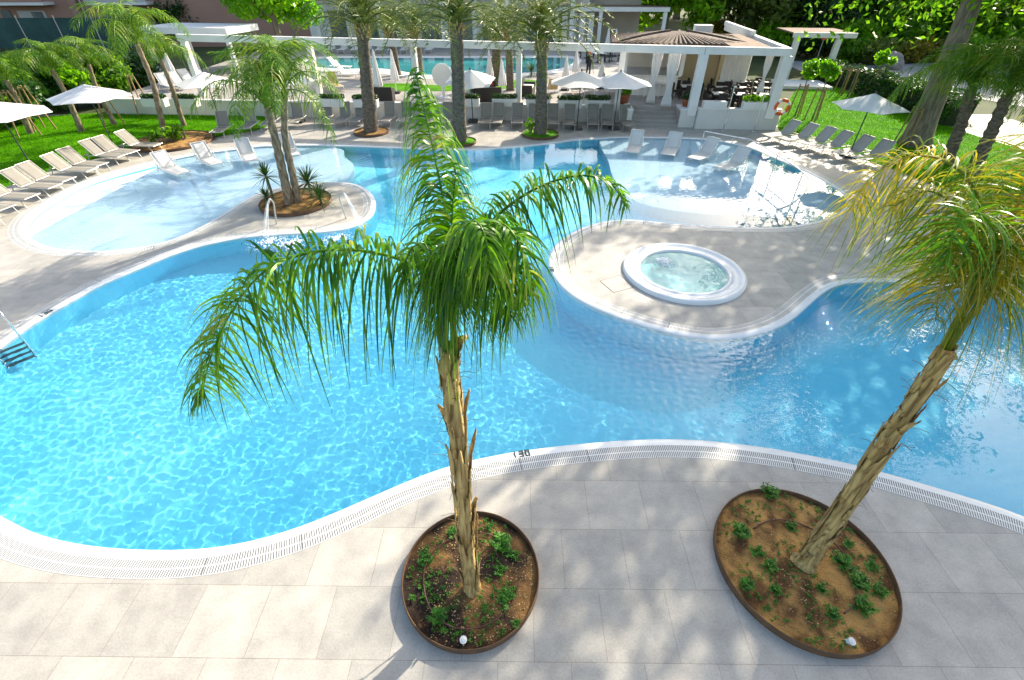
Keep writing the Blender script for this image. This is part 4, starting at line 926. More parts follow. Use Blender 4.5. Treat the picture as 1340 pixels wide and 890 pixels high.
row = [((15, 284), (-45, 262)), ((43, 268), (-20, 250)), ((58, 256), (8, 240)), ((93, 245), (38, 228)), ((104, 235), (52, 220)), ((128, 225), (80, 210)), ((140, 218), (92, 205)), ((165, 210), (110, 200)), ((182, 203), (132, 193)), ((212, 200), (164, 192))]
tx = ['partly cut off by the left picture edge, nearest the camera', 'second from the near end', 'third from the near end', 'fourth from the near end, right of parasol pole', 'fifth from the near end', 'sixth from the near end', 'seventh from the near end', 'third from the far end, in a touching pair', 'second from the far end, in a touching pair', 'standing alone at far end by the soil bed']
# rebuilt along a measured line so the row stays evenly set out
lf = [(40, 296), (72, 272), (46+34, 258), (103, 246), (122, 236), (132, 226), (146, 220), (172, 212), (182, 207), (209, 200)]
ends = [((-6, 300), 'nearest the camera, cut off by the picture edge'), ((14, 284), 'second from the near end'), ((45, 269), 'third from the near end'), ((75, 255), 'fourth from the near end, beside the left parasol pole'), ((93, 246), 'fifth from the near end'), ((122, 233), 'sixth from the near end'), ((138, 225), 'seventh from the near end'), ((164, 213), 'near one of the touching pair under middle parasol'), ((179, 208), 'far one of the touching pair under middle parasol'), ((208, 199), 'standing alone at far end by the soil bed')]
for i, ((x, y), lb) in enumerate(ends):
    a = W(x, y); u = Vector((0.985, -0.17, 0)) if i < 9 else Vector((0.99, -0.12, 0)); ang = math.atan2(u.y, u.x); c = a-u.normalized()*0.86; place('deck', 'taupe lounger in left deck row, '+lb, (c.x, c.y, 0), ang, g)
g = 'pale loungers standing in the left wading pool'
for (f, h, lb) in [((242, 236), (196, 218), 'leftmost, nearest the deck row'), ((284, 224), (258, 205), 'second from the left'), ((332, 220), (318, 200), 'third from the left, behind the dead hanging frond'), ((385, 212), (376, 195), 'rightmost, partly behind the twin palm trunks')]:
    pl('wade', 'pale lounger in left wading pool, '+lb, f, h, g, -0.21)
g = 'white loungers standing in the right wading pool'
for (f, h, lb) in [((828, 208), (830, 192), 'leftmost, facing the camera'), ((872, 211), (882, 196), 'second from the left'), ((908, 217), (932, 204), 'second from the right, by the handrail'), ((940, 229), (982, 217), 'rightmost, lit from behind')]:
    pl('wade', 'white lounger standing in right wading pool, '+lb, f, h, g, -0.21)
g = 'loungers along the terrace wall'
xs = [(287, 181, .15), (322, 176, .1), (350, 171, .1), (385, 168, .1), (423, 165, .05), (446, 166, .0), (466, 166, .0), (505, 166, 0), (528, 166, 0), (560, 167, 0), (583, 167, 0), (634, 168, 0), (650, 168, 0), (676, 168, 0), (697, 169, 0), (723, 169, 0), (745, 170, 0), (776, 170, 0), (795, 170, 0), (822, 171, 0.1)]
for i, (x, y, k) in enumerate(xs):
    p = W(x, y); ang = TROT-R(90)+k*1.2; u = Vector((math.cos(ang), math.sin(ang), 0)); c = p-u*0.75
    lb = f'taupe lounger along the terrace wall, {ordw(i)} from the left' if i < 10 else f'taupe lounger along the terrace wall, {ordw(len(xs)-1-i)} from the steps'
    place('wall', lb, (c.x, c.y, 0), ang, g)
g = 'loungers beside the right lawn'
for i, (x, y) in enumerate([(1003, 186), (1025, 191), (1047, 196), (1067, 202), (1093, 209), (1119, 216)]):
    p = W(x, y); ang = R(198); u = Vector((math.cos(ang), math.sin(ang), 0)); c = p-u*0.8; place('grey', f'shaded grey lounger along the right lawn edge, {ordw(i)} from the restaurant', (c.x, c.y, 0), ang, g)
g = 'loungers on the upper terrace'
for i, (x, y) in enumerate([(470, 103), (466, 98), (458, 93)]):
    place('white', f'white lounger by the far pool corner, {ordw(i)} from the front', W(x, y, TERR)-Vector((.8, 0, 0)), R(-12), g)
for i, (x, y) in enumerate([(420, 118), (440, 118)]):
    place('beige', f'beige lounger with raised back above the wall, {["left","right"][i]} one near the first pergola post', W(x, y, TERR), R(-60), g)
for i, (x, y) in enumerate([(722, 124), (752, 124), (768, 124), (797, 124)]):
    place('beige', f'beige lounger seen from behind above the planter hedges, {ordw(i)} from the left', W(x, y, TERR), R(94), g)
for i, (x, y) in enumerate([(222, 118), (238, 116), (252, 112), (268, 110)]):
    place('white', f'white lounger on the upper terrace behind the feathery palms, {ordw(i)} from the left', W(x, y, TERR), R(-35), g)

# ------------------------------------------------------------------ parasols
def parasol(label, p, h, r, sides, group, tilt=0.0, drop=0.55, rot=0.3):
    t = thing('parasol', label, 'parasol', p, 0, group); t.rotation_euler = (tilt, 0, 0)
    b = MB(); n = sides; vs = [(0, 0, h)]; fs = []; rings_ = 5
    for k in range(1, rings_+1):
        s = k/rings_
        for i in range(n*2):
            a = math.pi*i/n+rot; rr = r*s*(1 if i % 2 == 0 else math.cos(math.pi/n)*0.985); z = h-drop*(s**0.92)-(0.0 if i % 2 == 0 else -0.03*s)*1.0; vs.append((rr*math.cos(a), rr*math.sin(a), z))
    m = n*2
    for i in range(m): fs.append((0, 1+i, 1+(i+1) % m))
    for k in range(rings_-1):
        for i in range(m): fs.append((1+k*m+i, 1+(k+1)*m+i, 1+(k+1)*m+(i+1) % m, 1+k*m+(i+1) % m))
    b.add(vs, fs); o = b.build('canopy', M_canvas, t); o.modifiers.new('t', 'SOLIDIFY').thickness = 0.012
    b = MB(); b.tube([(0, 0, 0), (0, 0, h+0.06)], 0.026, 8); b.build('pole', M_dark, t)
    b = MB(); b.lathe([(0.0, h+0.10), (0.04, h+0.08), (0.05, h+0.02)], 10); b.build('finial', M_dark, t)
    b = MB(); b.box((0, 0, 0.05), (0.55, 0.55, 0.10)); b.build('base', M_dark, t)
    for i in range(n):
        a = 2*math.pi*i/n+rot; b = MB(); b.tube([(0.03*math.cos(a), 0.03*math.sin(a), h-0.05), (r*0.97*math.cos(a), r*0.97*math.sin(a), h-drop-0.02)], 0.010, 4); b.build('rib', M_dark, t)
    return t
g = 'open white parasols'
def par(label, base, top, r, sides=6, z=0.0, **kw):
    p = W(*base, z); h = atY(top[0], top[1], p.y).z-z; return parasol(label, p, h, r, sides, g, **kw)
par('open white parasol cut by the left picture edge above deck loungers', (52, 234), (-2, 132), 1.75, 6, drop=0.5)
par('open white parasol over the touching pair of loungers, middle left', (152, 196), (112, 110), 1.75, 6)
par('open white parasol in front of the low wall, left of the twin palm', (292, 168), (267, 94), 1.65, 6)
par('open white parasol half hidden by twin palm fronds near the first pergola post', (392, 160), (383, 92), 1.6, 6)
par('open white parasol with leaning canopy above the wall beside the middle date palm', (619, 160), (614, 88), 1.45, 6, tilt=R(10))
par('open white parasol right of the third date palm, left of the pair', (755, 169), (758, 93), 1.7, 8)
par('open white parasol nearest the terrace steps, right of the pair', (803, 169), (811, 94), 1.75, 8)
par('open white parasol on dark pole over the right lawn loungers', (1110, 205), (1144, 122), 1.55, 6)
def closed(label, base, top, z=TERR, r=0.26):
    p = W(*base, z); h = atY(top[0], top[1], p.y).z-z; t = thing('closed_parasol', label, 'parasol', p, 0, 'closed white parasols on the terrace')
    b = MB(); n = 20; prof = [(0.03, h), (0.06, h-0.1), (0.12, h*0.75), (r*0.85, h*0.48), (r, h*0.33), (r*0.9, h*0.30)]; b.lathe(prof, n)
    b.v = [(x*(1+0.16*math.cos(5*math.atan2(y, x))), y*(1+0.16*math.cos(5*math.atan2(y, x))), z_) for x, y, z_ in b.v]; b.build('folded_canopy', M_canvas, t, True)
    b = MB(); b.tube([(0, 0, 0), (0, 0, h+0.05)], 0.03, 8); b.build('pole', M_white, t); b = MB(); b.box((0, 0, 0.06), (0.5, 0.5, 0.12)); b.build('base', M_dark, t)
for bs_, tp, lb in [((498, 132), (494, 66), 'closed white parasol right of leftmost date palm'), ((519, 122), (515, 66), 'closed white parasol between two brown palm trunks'), ((641, 118), (642, 66), 'closed white parasol left of the third pergola post, rear one'), ((657, 126), (656, 78), 'closed white parasol left of the third pergola post, front one'), ((739, 118), (741, 74), 'closed white parasol behind the open pair, left'), ((752, 106), (753, 64), 'closed white parasol behind the open pair, taller middle one'), ((785, 116), (786, 78), 'closed white parasol between the open pair and the fourth post'), ((793, 74), (793, 36), 'far closed white parasol seen above the pergola beam, left of three'), ((803, 74), (803, 38), 'far closed white parasol seen above the pergola beam, middle of three'), ((818, 76), (818, 42), 'far closed white parasol seen above the pergola beam, nearest the tiled roof'), ((232, 112), (222, 62), 'closed white parasol among white loungers on the upper terrace left')]:
    closed(lb, bs_, tp)

# ------------------------------------------------------------------ planter boxes, pots, terrace bits
def hedge_box(label, p, w, rz, rng, h=0.42):
    t = thing('planter_box', label, 'planter', p, rz, 'white planter boxes on the terrace edge'); b = MB(); b.box((0, 0, h/2), (w, 0.42, h), taper=1.05); b.build('box', M_white, t)
    cs = np.stack([np.linspace(-w*0.42, w*0.42, 7), rng.uniform(-.05, .05, 7), np.full(7, h+0.1)], 1); v, q = crown(cs, np.full(7, 0.2), 3200, 0.07, rng); npmesh('clipped_hedge', v, q, LF_hedge, t); return t
for i, (x, y, lb) in enumerate([(205, 139, 'white planter box with low green hedge, leftmost on the upper terrace'), (246, 139, 'white planter box with low green hedge in front of white loungers'), (437, 139, 'white planter box with green hedge beside leftmost date palm'), (480, 140, 'white planter box mostly hidden behind leftmost date palm'), (612, 139, 'white planter box right of the middle date palm'), (660, 139, 'white planter box below the front closed parasol'), (704, 140, 'white planter box hidden behind the third date palm'), (745, 141, 'white planter box with hedge behind left one of the open pair'), (781, 141, 'white planter box with hedge between the open pair')]):
    p = W(x, y, TERR); hedge_box(lb, p, 1.35, TROT, rb)
for x, y, lb, lv in [(936, 143, 'bare white planter box on the parapet, nearest the thick post', 0), (992, 146, 'white planter box with flowers on the parapet near the lifebuoy', 1)]:
    p = T(tuv(W(x, y, 1.06))[0], VR-0.15, 1.06); t = thing('planter_box', lb, 'planter', p, TROT, 'planter boxes on the parapet'); b = MB(); b.box((0, 0, 0.17), (1.25, 0.4, 0.34)); b.build('box', M_white, t)
    if lv: v, q = crown(np.stack([np.linspace(-.5, .5, 6), np.zeros(6), np.full(6, .5)], 1), np.full(6, .22), 1500, .09, rb); npmesh('flowers', v, q, LF_bright, t)
def pot(label, p, s=1.0):
    t = thing('terracotta_pot', label, 'pot', p); b = MB(); b.lathe([(0.0, 0), (0.20*s, 0), (0.28*s, 0.46*s), (0.31*s, 0.46*s), (0.31*s, 0.54*s), (0.26*s, 0.54*s), (0.24*s, 0.5*s), (0, 0.5*s)], 24); b.build('pot_body', M_terra, t, True)
    cs, r_ = clumps(rb, 7, (.22*s, .22*s, .2*s), .78*s, rmin=.14*s, rmax=.22*s); v, q = crown(cs, r_, 2600, .08, rb); npmesh('plant', v, q, LF_bright if s > .95 else LF_dark, t)
pot('terracotta pot with round green bush at left top of the steps', W(816, 137, TERR), 1.0); pot('terracotta pot at right top of the steps beside thick post', W(897, 143, TERR), 0.94)
# sculptural white disc lamp
p = W(581, 128, TERR); t = thing('disc_sculpture', 'large white upright disc on a stem behind the middle date palm', 'sculpture', p); b = MB()
b.tube([(0, -0.06, 1.25), (0, 0.06, 1.25)], 0.62, 40); b.build('disc', M_white, t); b = MB(); b.tube([(0, 0, 0), (0, 0, 0.66)], 0.09, 10); b.build('stem', M_white, t); b = MB(); b.lathe([(0, 0.0), (0.4, 0), (0.36, 0.06), (0, 0.07)], 20); b.build('foot', M_white, t)
# far pool with pale surround, lawn patch
flat('far_pool', [(400, 84), (420, 77), (520, 76), (640, 76), (740, 76), (748, 84), (720, 92), (640, 98), (560, 98), (500, 90), (440, 90)], TERR+0.012, M_farwater, TERR)
flat('far_pool_kerb', [(392, 86), (412, 74.5), (520, 73.5), (640, 73.5), (748, 73.5), (758, 84), (730, 95), (640, 102), (550, 103), (490, 95), (430, 94)], TERR+0.006, M_white, TERR)
flat('terrace_lawn', [(470, 113), (520, 109), (600, 112), (690, 104), (700, 113), (600, 119), (500, 119)], TERR+0.01, M_grass, TERR)
# wicker sofas, one red cushion
def sofa(label, p, rz, cushion):
    t = thing('wicker_sofa', label, 'sofa', p, rz); b = MB(); b.box((0, 0, 0.2), (1.5, 0.8, 0.4)); b.build('base', M_wicker, t); b = MB(); b.box((0, 0.36, 0.6), (1.5, 0.12, 0.4)); b.build('backrest', M_wicker, t)
    for s in (-1, 1): b = MB(); b.box((s*0.7, 0, 0.52), (0.12, 0.8, 0.24)); b.build('armrest', M_wicker, t)
    b = MB(); b.box((0, -0.03, 0.46), (1.25, 0.62, 0.12)); b.build('cushion', cushion, t)
sofa('dark wicker sofa with white cushion right of the third pergola post', W(690, 124, TERR), R(80), M_canvas)
sofa('dark wicker sofa with red cushion behind the leaning parasol', W(632, 120, TERR), R(20), M_red)
sofa('dark wicker sofa below the leftmost closed parasols', W(500, 132, TERR), R(180), M_canvas)
sofa('dark wicker sofa with its back to the wall by the third post', W(640, 132, TERR), R(180), M_canvas)
# agave
yucca('dark round agave on the terrace lawn right of third date palm', W(695, 100, TERR), 0.3, 1.0, 90, ry, 'agaves on the terrace'); yucca('dark round agave on the terrace lawn beside leftmost date palm', W(484, 104, TERR), 0.3, 1.0, 90, ry, 'agaves on the terrace')
# dining furniture
def table(label, p, rz, group, s=0.8):
    t = thing('dining_table', label, 'table', p, rz, group); b = MB(); b.box((0, 0, 0.735), (s, s, 0.03)); b.build('tabletop', M_white, t); b = MB()
    b.tube([(0, 0, 0.03), (0, 0, 0.72)], 0.04, 8); b.build('pedestal', M_dark, t); b = MB(); b.box((0, 0, 0.02), (0.45, 0.45, 0.03)); b.build('foot', M_dark, t); return t
def chair(label, group):
    t = thing('dining_chair', label, 'chair', (0, 0, 0), 0, group); b = MB(); b.box((0, 0, 0.44), (0.48, 0.48, 0.07)); b.build('seat', M_wicker, t); b = MB(); b.box((0, 0.23, 0.68), (0.48, 0.05, 0.42)); b.build('backrest', M_wicker, t)
    for x in (-1, 1):
        for y in (-1, 1): b = MB(); b.box((x*0.21, y*0.21, 0.2), (0.045, 0.045, 0.4)); b.build('leg', M_wicker, t)
    return t
ch0 = None
tabs = [(938, 1.3, 'front row of the restaurant, left'), (966, 1.3, 'front row of the restaurant, middle'), (992, 1.3, 'front row of the restaurant, right'), (942, 3.2, 'second row of the restaurant, left'), (968, 3.2, 'second row of the restaurant, middle'), (993, 3.2, 'second row of the restaurant, right'), (945, 5.2, 'third row of the restaurant, left'), (970, 5.2, 'third row of the restaurant, middle'), (993, 5.2, 'back row by the white side curtain'), (897, 3.4, 'between tied curtains and thick post'), (880, 5.2, 'behind the tied curtains near the bar')]
for i, (px, v, lb) in enumerate(tabs):
    p = PZ(px, v, TERR); table('white-topped dining table, '+lb, p, PROT, 'restaurant tables')
    for k, (dx, dy, rz, w) in enumerate([(0, -0.62, math.pi, 'near'), (0, 0.62, 0, 'far'), (-0.62, 0, math.pi/2, 'left'), (0.62, 0, -math.pi/2, 'right')]):
        q = p+PU*dx+PV*dy; l2 = f'dark wicker chair on {w} side of the table: '+lb
        if ch0 is None: ch0 = chair(l2, 'restaurant chairs'); ch0.location = q; ch0.rotation_euler = (0, 0, PROT+rz)
        else: dup(ch0, l2, q, PROT+rz, 'restaurant chairs')
# tables on the terrace right of the far pool
for i, (x, y) in enumerate([(782, 82), (800, 80), (768, 76), (790, 72)]):
    p = W(x, y, TERR); table(f'dark-legged table on the open terrace by the far pool, {ordw(i)} from the front', p, 0.2, 'open terrace tables', 1.0)
    for k in (-1, 1): dup(ch0, f'dark chair on {"left" if k < 0 else "right"} side of the {ordw(i)} open terrace table', p+Vector((k*0.8, 0, 0)), -k*R(90), 'open terrace chairs')
# lifebuoy
p = T(UR-0.1, VR-0.32, 1.2); t = thing('lifebuoy', 'orange and white lifebuoy hanging on the corner of the restaurant parapet', 'lifebuoy', p, TROT)
for i in range(8):
    a0, a1 = 2*math.pi*i/8+0.2, 2*math.pi*(i+1)/8+0.2; a1 = a1 if i % 2 else a1
    aa = np.linspace(a0-(0.14 if i % 2 else -0.14), a1+(0.14 if i % 2 else -0.14), 8); b = MB(); b.tube([(0.34*math.cos(a), -0.1, 0.34*math.sin(a)) for a in aa], 0.085 if i % 2 else 0.088, 10); b.build('ring_segment', M_red if i % 2 else M_white, t, True)
def pole(label, x, y, top):
    p = W(x, y); h = atY(top[0], top[1], p.y).z; t = thing('outdoor_shower', label, 'shower', p); b = MB(); b.tube([(0, 0, 0), (0, 0, h)], 0.03, 8); b.build('pole', M_steel, t); b = MB(); b.tube([(0, 0, h), (0, -0.22, h+0.03), (0, -0.24, h-0.03)], 0.02, 6); b.lathe([(0.0, h-0.03), (0.07, h-0.04), (0.07, h-0.06), (0.0, h-0.06)], 12, (0, -0.24, 0)); b.build('shower_head', M_steel, t); b = MB(); b.lathe([(0, 0), (0.14, 0), (0.14, 0.02), (0, 0.03)], 16); b.build('foot', M_steel, t)
pole('slim outdoor shower pole in front of the parapet, left of the two', 946, 172, (958, 112)); pole('slim outdoor shower pole in front of the parapet, nearest the lifebuoy', 986, 173, (1001, 118))
# waiter
def person(label, p, h, rz, shirt):
    k = h/1.75; J = [(0, 0, .92), (0, 0, 1.15), (0, .01, 1.42), (0, .0, 1.52), (0, -.02, 1.62), (.10, 0, .88), (.11, -.02, .48), (.11, .02, .06), (.11, -.12, .03), (-.10, 0, .88), (-.11, .02, .48), (-.11, .06, .06), (-.11, -.08, .03), (.20, 0, 1.40), (.25, .02, 1.12), (.24, -.14, .95), (.24, -.2, .9), (-.20, 0, 1.40), (-.25, .02, 1.12), (-.24, -.14, .95), (-.24, -.2, .9)]
    E = [(0, 1), (1, 2), (2, 3), (3, 4), (0, 5), (5, 6), (6, 7), (7, 8), (0, 9), (9, 10), (10, 11), (11, 12), (2, 13), (13, 14), (14, 15), (15, 16), (2, 17), (17, 18), (18, 19), (19, 20)]
    rd = [.15, .14, .15, .055, .10, .09, .065, .045, .045, .09, .065, .045, .045, .065, .045, .035, .035, .065, .045, .035, .035]
    me = bpy.data.meshes.new('person'); me.from_pydata([(x*k, y*k, z*k) for x, y, z in J], E, []); o = link('person', me, shirt); o.location = p; o.rotation_euler = (0, 0, rz); sk = o.modifiers.new('s', 'SKIN')
    for v, r_ in zip(me.skin_vertices[0].data, rd): v.radius = (r_*k, r_*k)
    me.skin_vertices[0].data[0].use_root = True; o.modifiers.new('u', 'SUBSURF').levels = 1; tag(o, label, 'person')
    b = MB(); b.lathe([(0.0, 1.77*k), (.09*k, 1.74*k), (.115*k, 1.66*k), (.12*k, 1.62*k)], 14, (0, -.02*k, 0)); b.build('red_cap', M_red, o, True)
    b = MB(); b.lathe([(0, 1.52*k), (.07*k, 1.54*k), (.09*k, 1.60*k), (.085*k, 1.66*k), (0, 1.68*k)], 14, (0, -.035*k, 0)); b.build('face', M_skin, o, True)
person('person in dark uniform and red cap walking behind the open parasols', W(769, 103, TERR), 1.75, 0.4, M_cloth)
# ladder, rail, depth marks
lp = W(8, 449); li = Vector((0.80, -0.60, 0)); lt = Vector((0.60, 0.80, 0))
t = thing('pool_ladder', 'steel pool ladder with dark treads entering the water at left edge', 'ladder', (lp.x, lp.y, 0))
for s in (-1, 1):
    o_ = lt*0.27*s; b = MB(); b.tube(catmull([o_-li*0.75, o_-li*0.75+Vector((0, 0, 0.55)), o_-li*0.45+Vector((0, 0, 0.80)), o_+li*0.02+Vector((0, 0, 0.70)), o_+li*0.14+Vector((0, 0, 0.2)), o_+li*0.16+Vector((0, 0, -1.1))], 8), 0.022, 10); ob = b.build('handrail', M_steel, t, True); ob.cycles.is_caustics_receiver = True
for i in range(4):
    b = MB(); b.box(li*(0.18+0.02*i)+Vector((0, 0, -0.12-0.26*i)), (0.10, 0.54, 0.035), math.atan2(li.y, li.x)); ob = b.build('tread', M_blacktile, t); ob.cycles.is_caustics_receiver = True
RZ = 0.87
rail = [W(x, y, RZ) for x, y in [(922, 172), (939, 175), (960, 179), (984, 184), (1017.5, 203), (1051, 226), (1059, 239)]]+[W(1050, 255, .75), W(1034, 268, 0.45), W(1016, 275, 0.05)]
t = thing('pool_handrail', 'long curved steel handrail leading down into the right wading pool', 'handrail', (rail[0].x, rail[0].y, 0)); o_ = Vector((rail[0].x, rail[0].y, 0))
b = MB(); b.tube([p-o_ for p in catmull(rail, 8)], 0.024, 8); b.build('top_rail', M_steel, t, True)
for i in (0, 2, 4, 5, 7): b = MB(); q = rail[i]-o_; b.tube([q, Vector((q.x, q.y, -0.3 if i > 0 else -0.02))], 0.02, 8); ob = b.build('post', M_steel, t); ob.cycles.is_caustics_receiver = True
b = MB(); b.tube([p-o_-Vector((0, 0, 0.42)) for p in catmull(rail[4:6]+[rail[6]], 8)], 0.016, 8); b.build('mid_rail', M_steel, t, True)
DIG = {'1': ['b'], '3': ['a', 'd', 'g', 'b'], '0': ['a', 'b', 'd', 'e']}
def depth_mark(label, c, rz, h=0.12):
    t = thing('depth_marking', label, 'marking', (c.x, c.y, 0), rz); b = MB(); w = h*0.52; s = h*0.20; z = 0.001
    def seg(x0, y0, x1, y1): b.box(((x0+x1)/2, (y0+y1)/2, z), (abs(x1-x0)+s, abs(y1-y0)+s, 0.009))
    for i, d in enumerate('130'):
        x = (i-1)*h*0.95
        if d == '1': seg(x, -h/2, x, h/2)
        elif d == '3': seg(x-w/2, h/2, x+w/2, h/2); seg(x-w/2, 0, x+w/2, 0); seg(x-w/2, -h/2, x+w/2, -h/2); seg(x+w/2, -h/2, x+w/2, h/2)
        else: seg(x-w/2, h/2, x+w/2, h/2); seg(x-w/2, -h/2, x+w/2, -h/2); seg(x-w/2, -h/2, x-w/2, h/2); seg(x+w/2, -h/2, x+w/2, h/2)
    b.build('digits', M_blacktile, t)
def edge_angle(c):
    i = int(np.argmin(np.hypot(LOOP[:, 0]-c.x, LOOP[:, 1]-c.y))); d = LOOP[(i+3) % len(LOOP)]-LOOP[i-3]; return math.atan2(d[1], d[0]), LOOP[i]
c = W(682, 594); a_, q_ = edge_angle(c); depth_mark('dark depth marking 130 on the near pool edge right of the centre palm trunk', c, a_)
c = W(59, 410); a_, q_ = edge_angle(c); depth_mark('dark depth marking 130 on the left pool edge above the ladder', c, a_+math.pi)
c = W(722, 352); a_, q_ = edge_angle(c); depth_mark('dark depth marking 130 on the edge of the whirlpool peninsula', c, a_+math.pi, 0.1)

for (x, y), lb in zip([(735, 394), (231, 344)], ['small dark round inlet under water beside the whirlpool peninsula', 'small dark round inlet under water below the twin palm tongue']):
    a_, q_ = edge_angle(W(x, y)); p = W(x, y, -1.0)
    t = thing('pool_inlet', lb, 'pool inlet', (p.x, p.y, -1.296)); b = MB(); b.lathe([(0.0, 0.012), (0.10, 0.012), (0.125, 0.0)], 20); ob = b.build('grille', M_alu, t); ob.cycles.is_caustics_receiver = True
    b = MB(); b.lathe([(0.0, 0.016), (0.07, 0.016), (0.07, 0.013)], 16); ob = b.build('hole', M_dark, t); ob.cycles.is_caustics_receiver = True

# ------------------------------------------------------------------ trees
def tree_mesh(rng, h, R3, zc, ncl, per, leaf, rmin, rmax, m, hang=0.0, trunk_r=0.25, lean=(0, 0), bark=None, nbr=9, shell=0.5, lump=0.28):
    cs, rs_ = clumps(rng, ncl, R3, zc, shell, rmin, rmax, lump); cs[:, 0] += lean[0]; cs[:, 1] += lean[1]
    v, q = crown(cs, rs_, per, leaf, rng, hang=hang); cr = npmesh('crown', v, q, m); cd = cr.data; bpy.data.objects.remove(cr)
    b = MB(); top = Vector((lean[0], lean[1], zc+R3[2]*0.4)); pts = catmull([(0, 0, -0.1), (lean[0]*0.3, lean[1]*0.3, zc*0.45), (lean[0]*0.75, lean[1]*0.75, zc*0.85), top], 6)
    b.tube(pts, lambda s: trunk_r*(1-0.75*s)*(1+0.5*math.exp(-s*14)), 10)
    for i in range(nbr):
        c = Vector(cs[(i*7) % ncl]); p0 = pts[int(len(pts)*(0.42+0.4*i/nbr))]; mid = p0.lerp(c, 0.5)+Vector((0, 0, 0.3)); b.tube(catmull([p0, mid, c], 5), lambda s: trunk_r*0.38*(1-0.8*s)+0.012, 6)
    tr = b.build('trunk', bark or M_bark, None, True); td = tr.data; bpy.data.objects.remove(tr); return td, cd
def put_tree(label, mesh, p, rz, s, group=None, name='tree', cat='tree'):
    t = thing(name, label, cat, p, rz, group); t.scale = s if isinstance(s, tuple) else (s, s, s)
    link('trunk', mesh[0], None, t); link('crown', mesh[1], None, t); return t
rt = np.random.default_rng(77)
TA = tree_mesh(rt, 11, (4.6, 4.6, 4.6), 7.0, 80, 44, 0.38, 0.8, 1.7, LF_mid, hang=0.5)
TB = tree_mesh(rt, 11, (4.2, 4.2, 5.0), 6.8, 80, 44, 0.38, 0.7, 1.6, LF_bright, hang=0.3)
TC = tree_mesh(rt, 11, (4.8, 4.4, 4.6), 6.6, 80, 44, 0.38, 0.8, 1.7, LF_olive, hang=0.6)
TD = tree_mesh(rt, 9, (4.0, 4.0, 4.0), 5.2, 70, 110, 0.30, 0.8, 1.5, LF_dark, hang=0.3)
gt = 'trees behind the restaurant and street'
bk = [(865, 62, 'TB'), (915, 66, 'TA'), (968, 60, 'TC'), (1000, 72, 'TA'), (1050, 58, 'TD'), (1085, 70, 'TB'), (1120, 62, 'TA'), (1160, 74, 'TC'), (1190, 60, 'TB'), (1230, 68, 'TA'), (1265, 58, 'TC'), (1300, 66, 'TB'), (1350, 60, 'TA'), (1400, 70, 'TB'), (820, 74, 'TB'), (775, 84, 'TA')]
kind = {'TA': ('mid green', TA), 'TB': ('bright green', TB), 'TC': ('greyish olive', TC), 'TD': ('dark green', TD)}
wh = ['behind the tiled bar hut', 'behind the tile roof and chimney', 'behind the restaurant parapet', 'far behind the restaurant corner', 'behind the brown canopy roof', 'behind the round road sign', 'across the street, left of the pale boulder', 'far behind the street bend', 'across the street above the clipped hedge', 'far behind the sunlit street', 'across the street by the big leaning trunk', 'far beyond the big leaning trunk', 'at upper right picture edge', 'beyond the right picture edge', 'behind the second white canopy', 'far behind the cream block']
for i, ((px, Y, k), w_) in enumerate(zip(bk, wh)):
    x = (px-670)/FPX*(Y*CP+HCAM*SP); put_tree(f'{kind[k][0]} tree {w_}', kind[k][1], (x, Y, -0.2), i*1.9, rt.uniform(0.9, 1.25), gt)
for i in range(15):
    px = 800+i*42; Y = 116+9*math.sin(i*2.3); x = (px-670)/FPX*(Y*CP+HCAM*SP); k = ['TA', 'TB', 'TC', 'TB'][i % 4]
    put_tree(f'{kind[k][0]} tree in the far wooded bank, {ordw(i)} from the left', kind[k][1], (x, Y, 0.5), i*1.1, 2.0+0.2*math.sin(i), 'far wooded bank')
# big near tree on the right lawn, drooping leaves
TBIG = tree_mesh(np.random.default_rng(5), 14, (6.3, 7.6, 4.6), 10.4, 175, 64, 0.20, 0.8, 1.7, LF_mid, hang=1.7, trunk_r=0.55, lean=(1.2, 2.3), nbr=16, shell=0.35)
put_tree('big tree on the right lawn with thick grey leaning trunk and drooping leaves', TBIG, W(1196, 190), 0.3, 1.0)
TPINE = tree_mesh(np.random.default_rng(6), 12, (7.5, 6.5, 2.0), 10.6, 100, 60, 0.24, 0.8, 1.6, LF_mid, hang=0.3, trunk_r=0.45, lean=(-4.5, 0.5), nbr=18, shell=0.1)
put_tree('wide flat-crowned tree outside the right edge, its shade falling on the paving', TPINE, (22.5, 17.0, 0), 0, 1.0)
put_tree('third big tree outside the right edge, beyond the lawn', TBIG, (31.0, 27.5, 0), 4.0, 1.05)
# trees on the left
TL = tree_mesh(np.random.default_rng(8), 6, (2.9, 2.6, 2.4), 4.6, 80, 230, 0.22, 0.6, 1.1, LF_bright)
put_tree('round bright green tree behind the pergola beam at upper left', TL, W(355, 88, 0.8)+Vector((0, 3, 0)), 0.4, 1.3)
shrub('dark round bush in front of the pink wall at top left', W(250, 60, 0), 3.2, 3.0, 5.0, LF_dark, 0.3, 60, rt, n=60)
hd = [(0, 168, 3.0, LF_hedge), (25, 155, 3.2, LF_mid), (55, 148, 3.2, LF_hedge), (85, 146, 3.1, LF_bright), (112, 142, 3.4, LF_hedge), (140, 138, 3.3, LF_mid), (-40, 180, 3.0, LF_mid), (170, 126, 2.8, LF_hedge)]
tl = ['at left picture edge', 'second along the left lawn', 'behind the staked palm', 'bright one behind the middle left parasol', 'right of the middle left parasol', 'nearest the low wall', 'just outside the left picture edge', 'behind the low wall at its left end']
for (x, y, h, m), lb in zip(hd, tl):
    shrub('dense leafy hedge shrub, '+lb, W(x, y)+Vector((0, 1.0, 0)), 2.2, 1.6, h, m, 0.20, 140, rt, name='hedge_shrub', cat='hedge shrub', group='hedge shrubs along the left lawn', n=44)
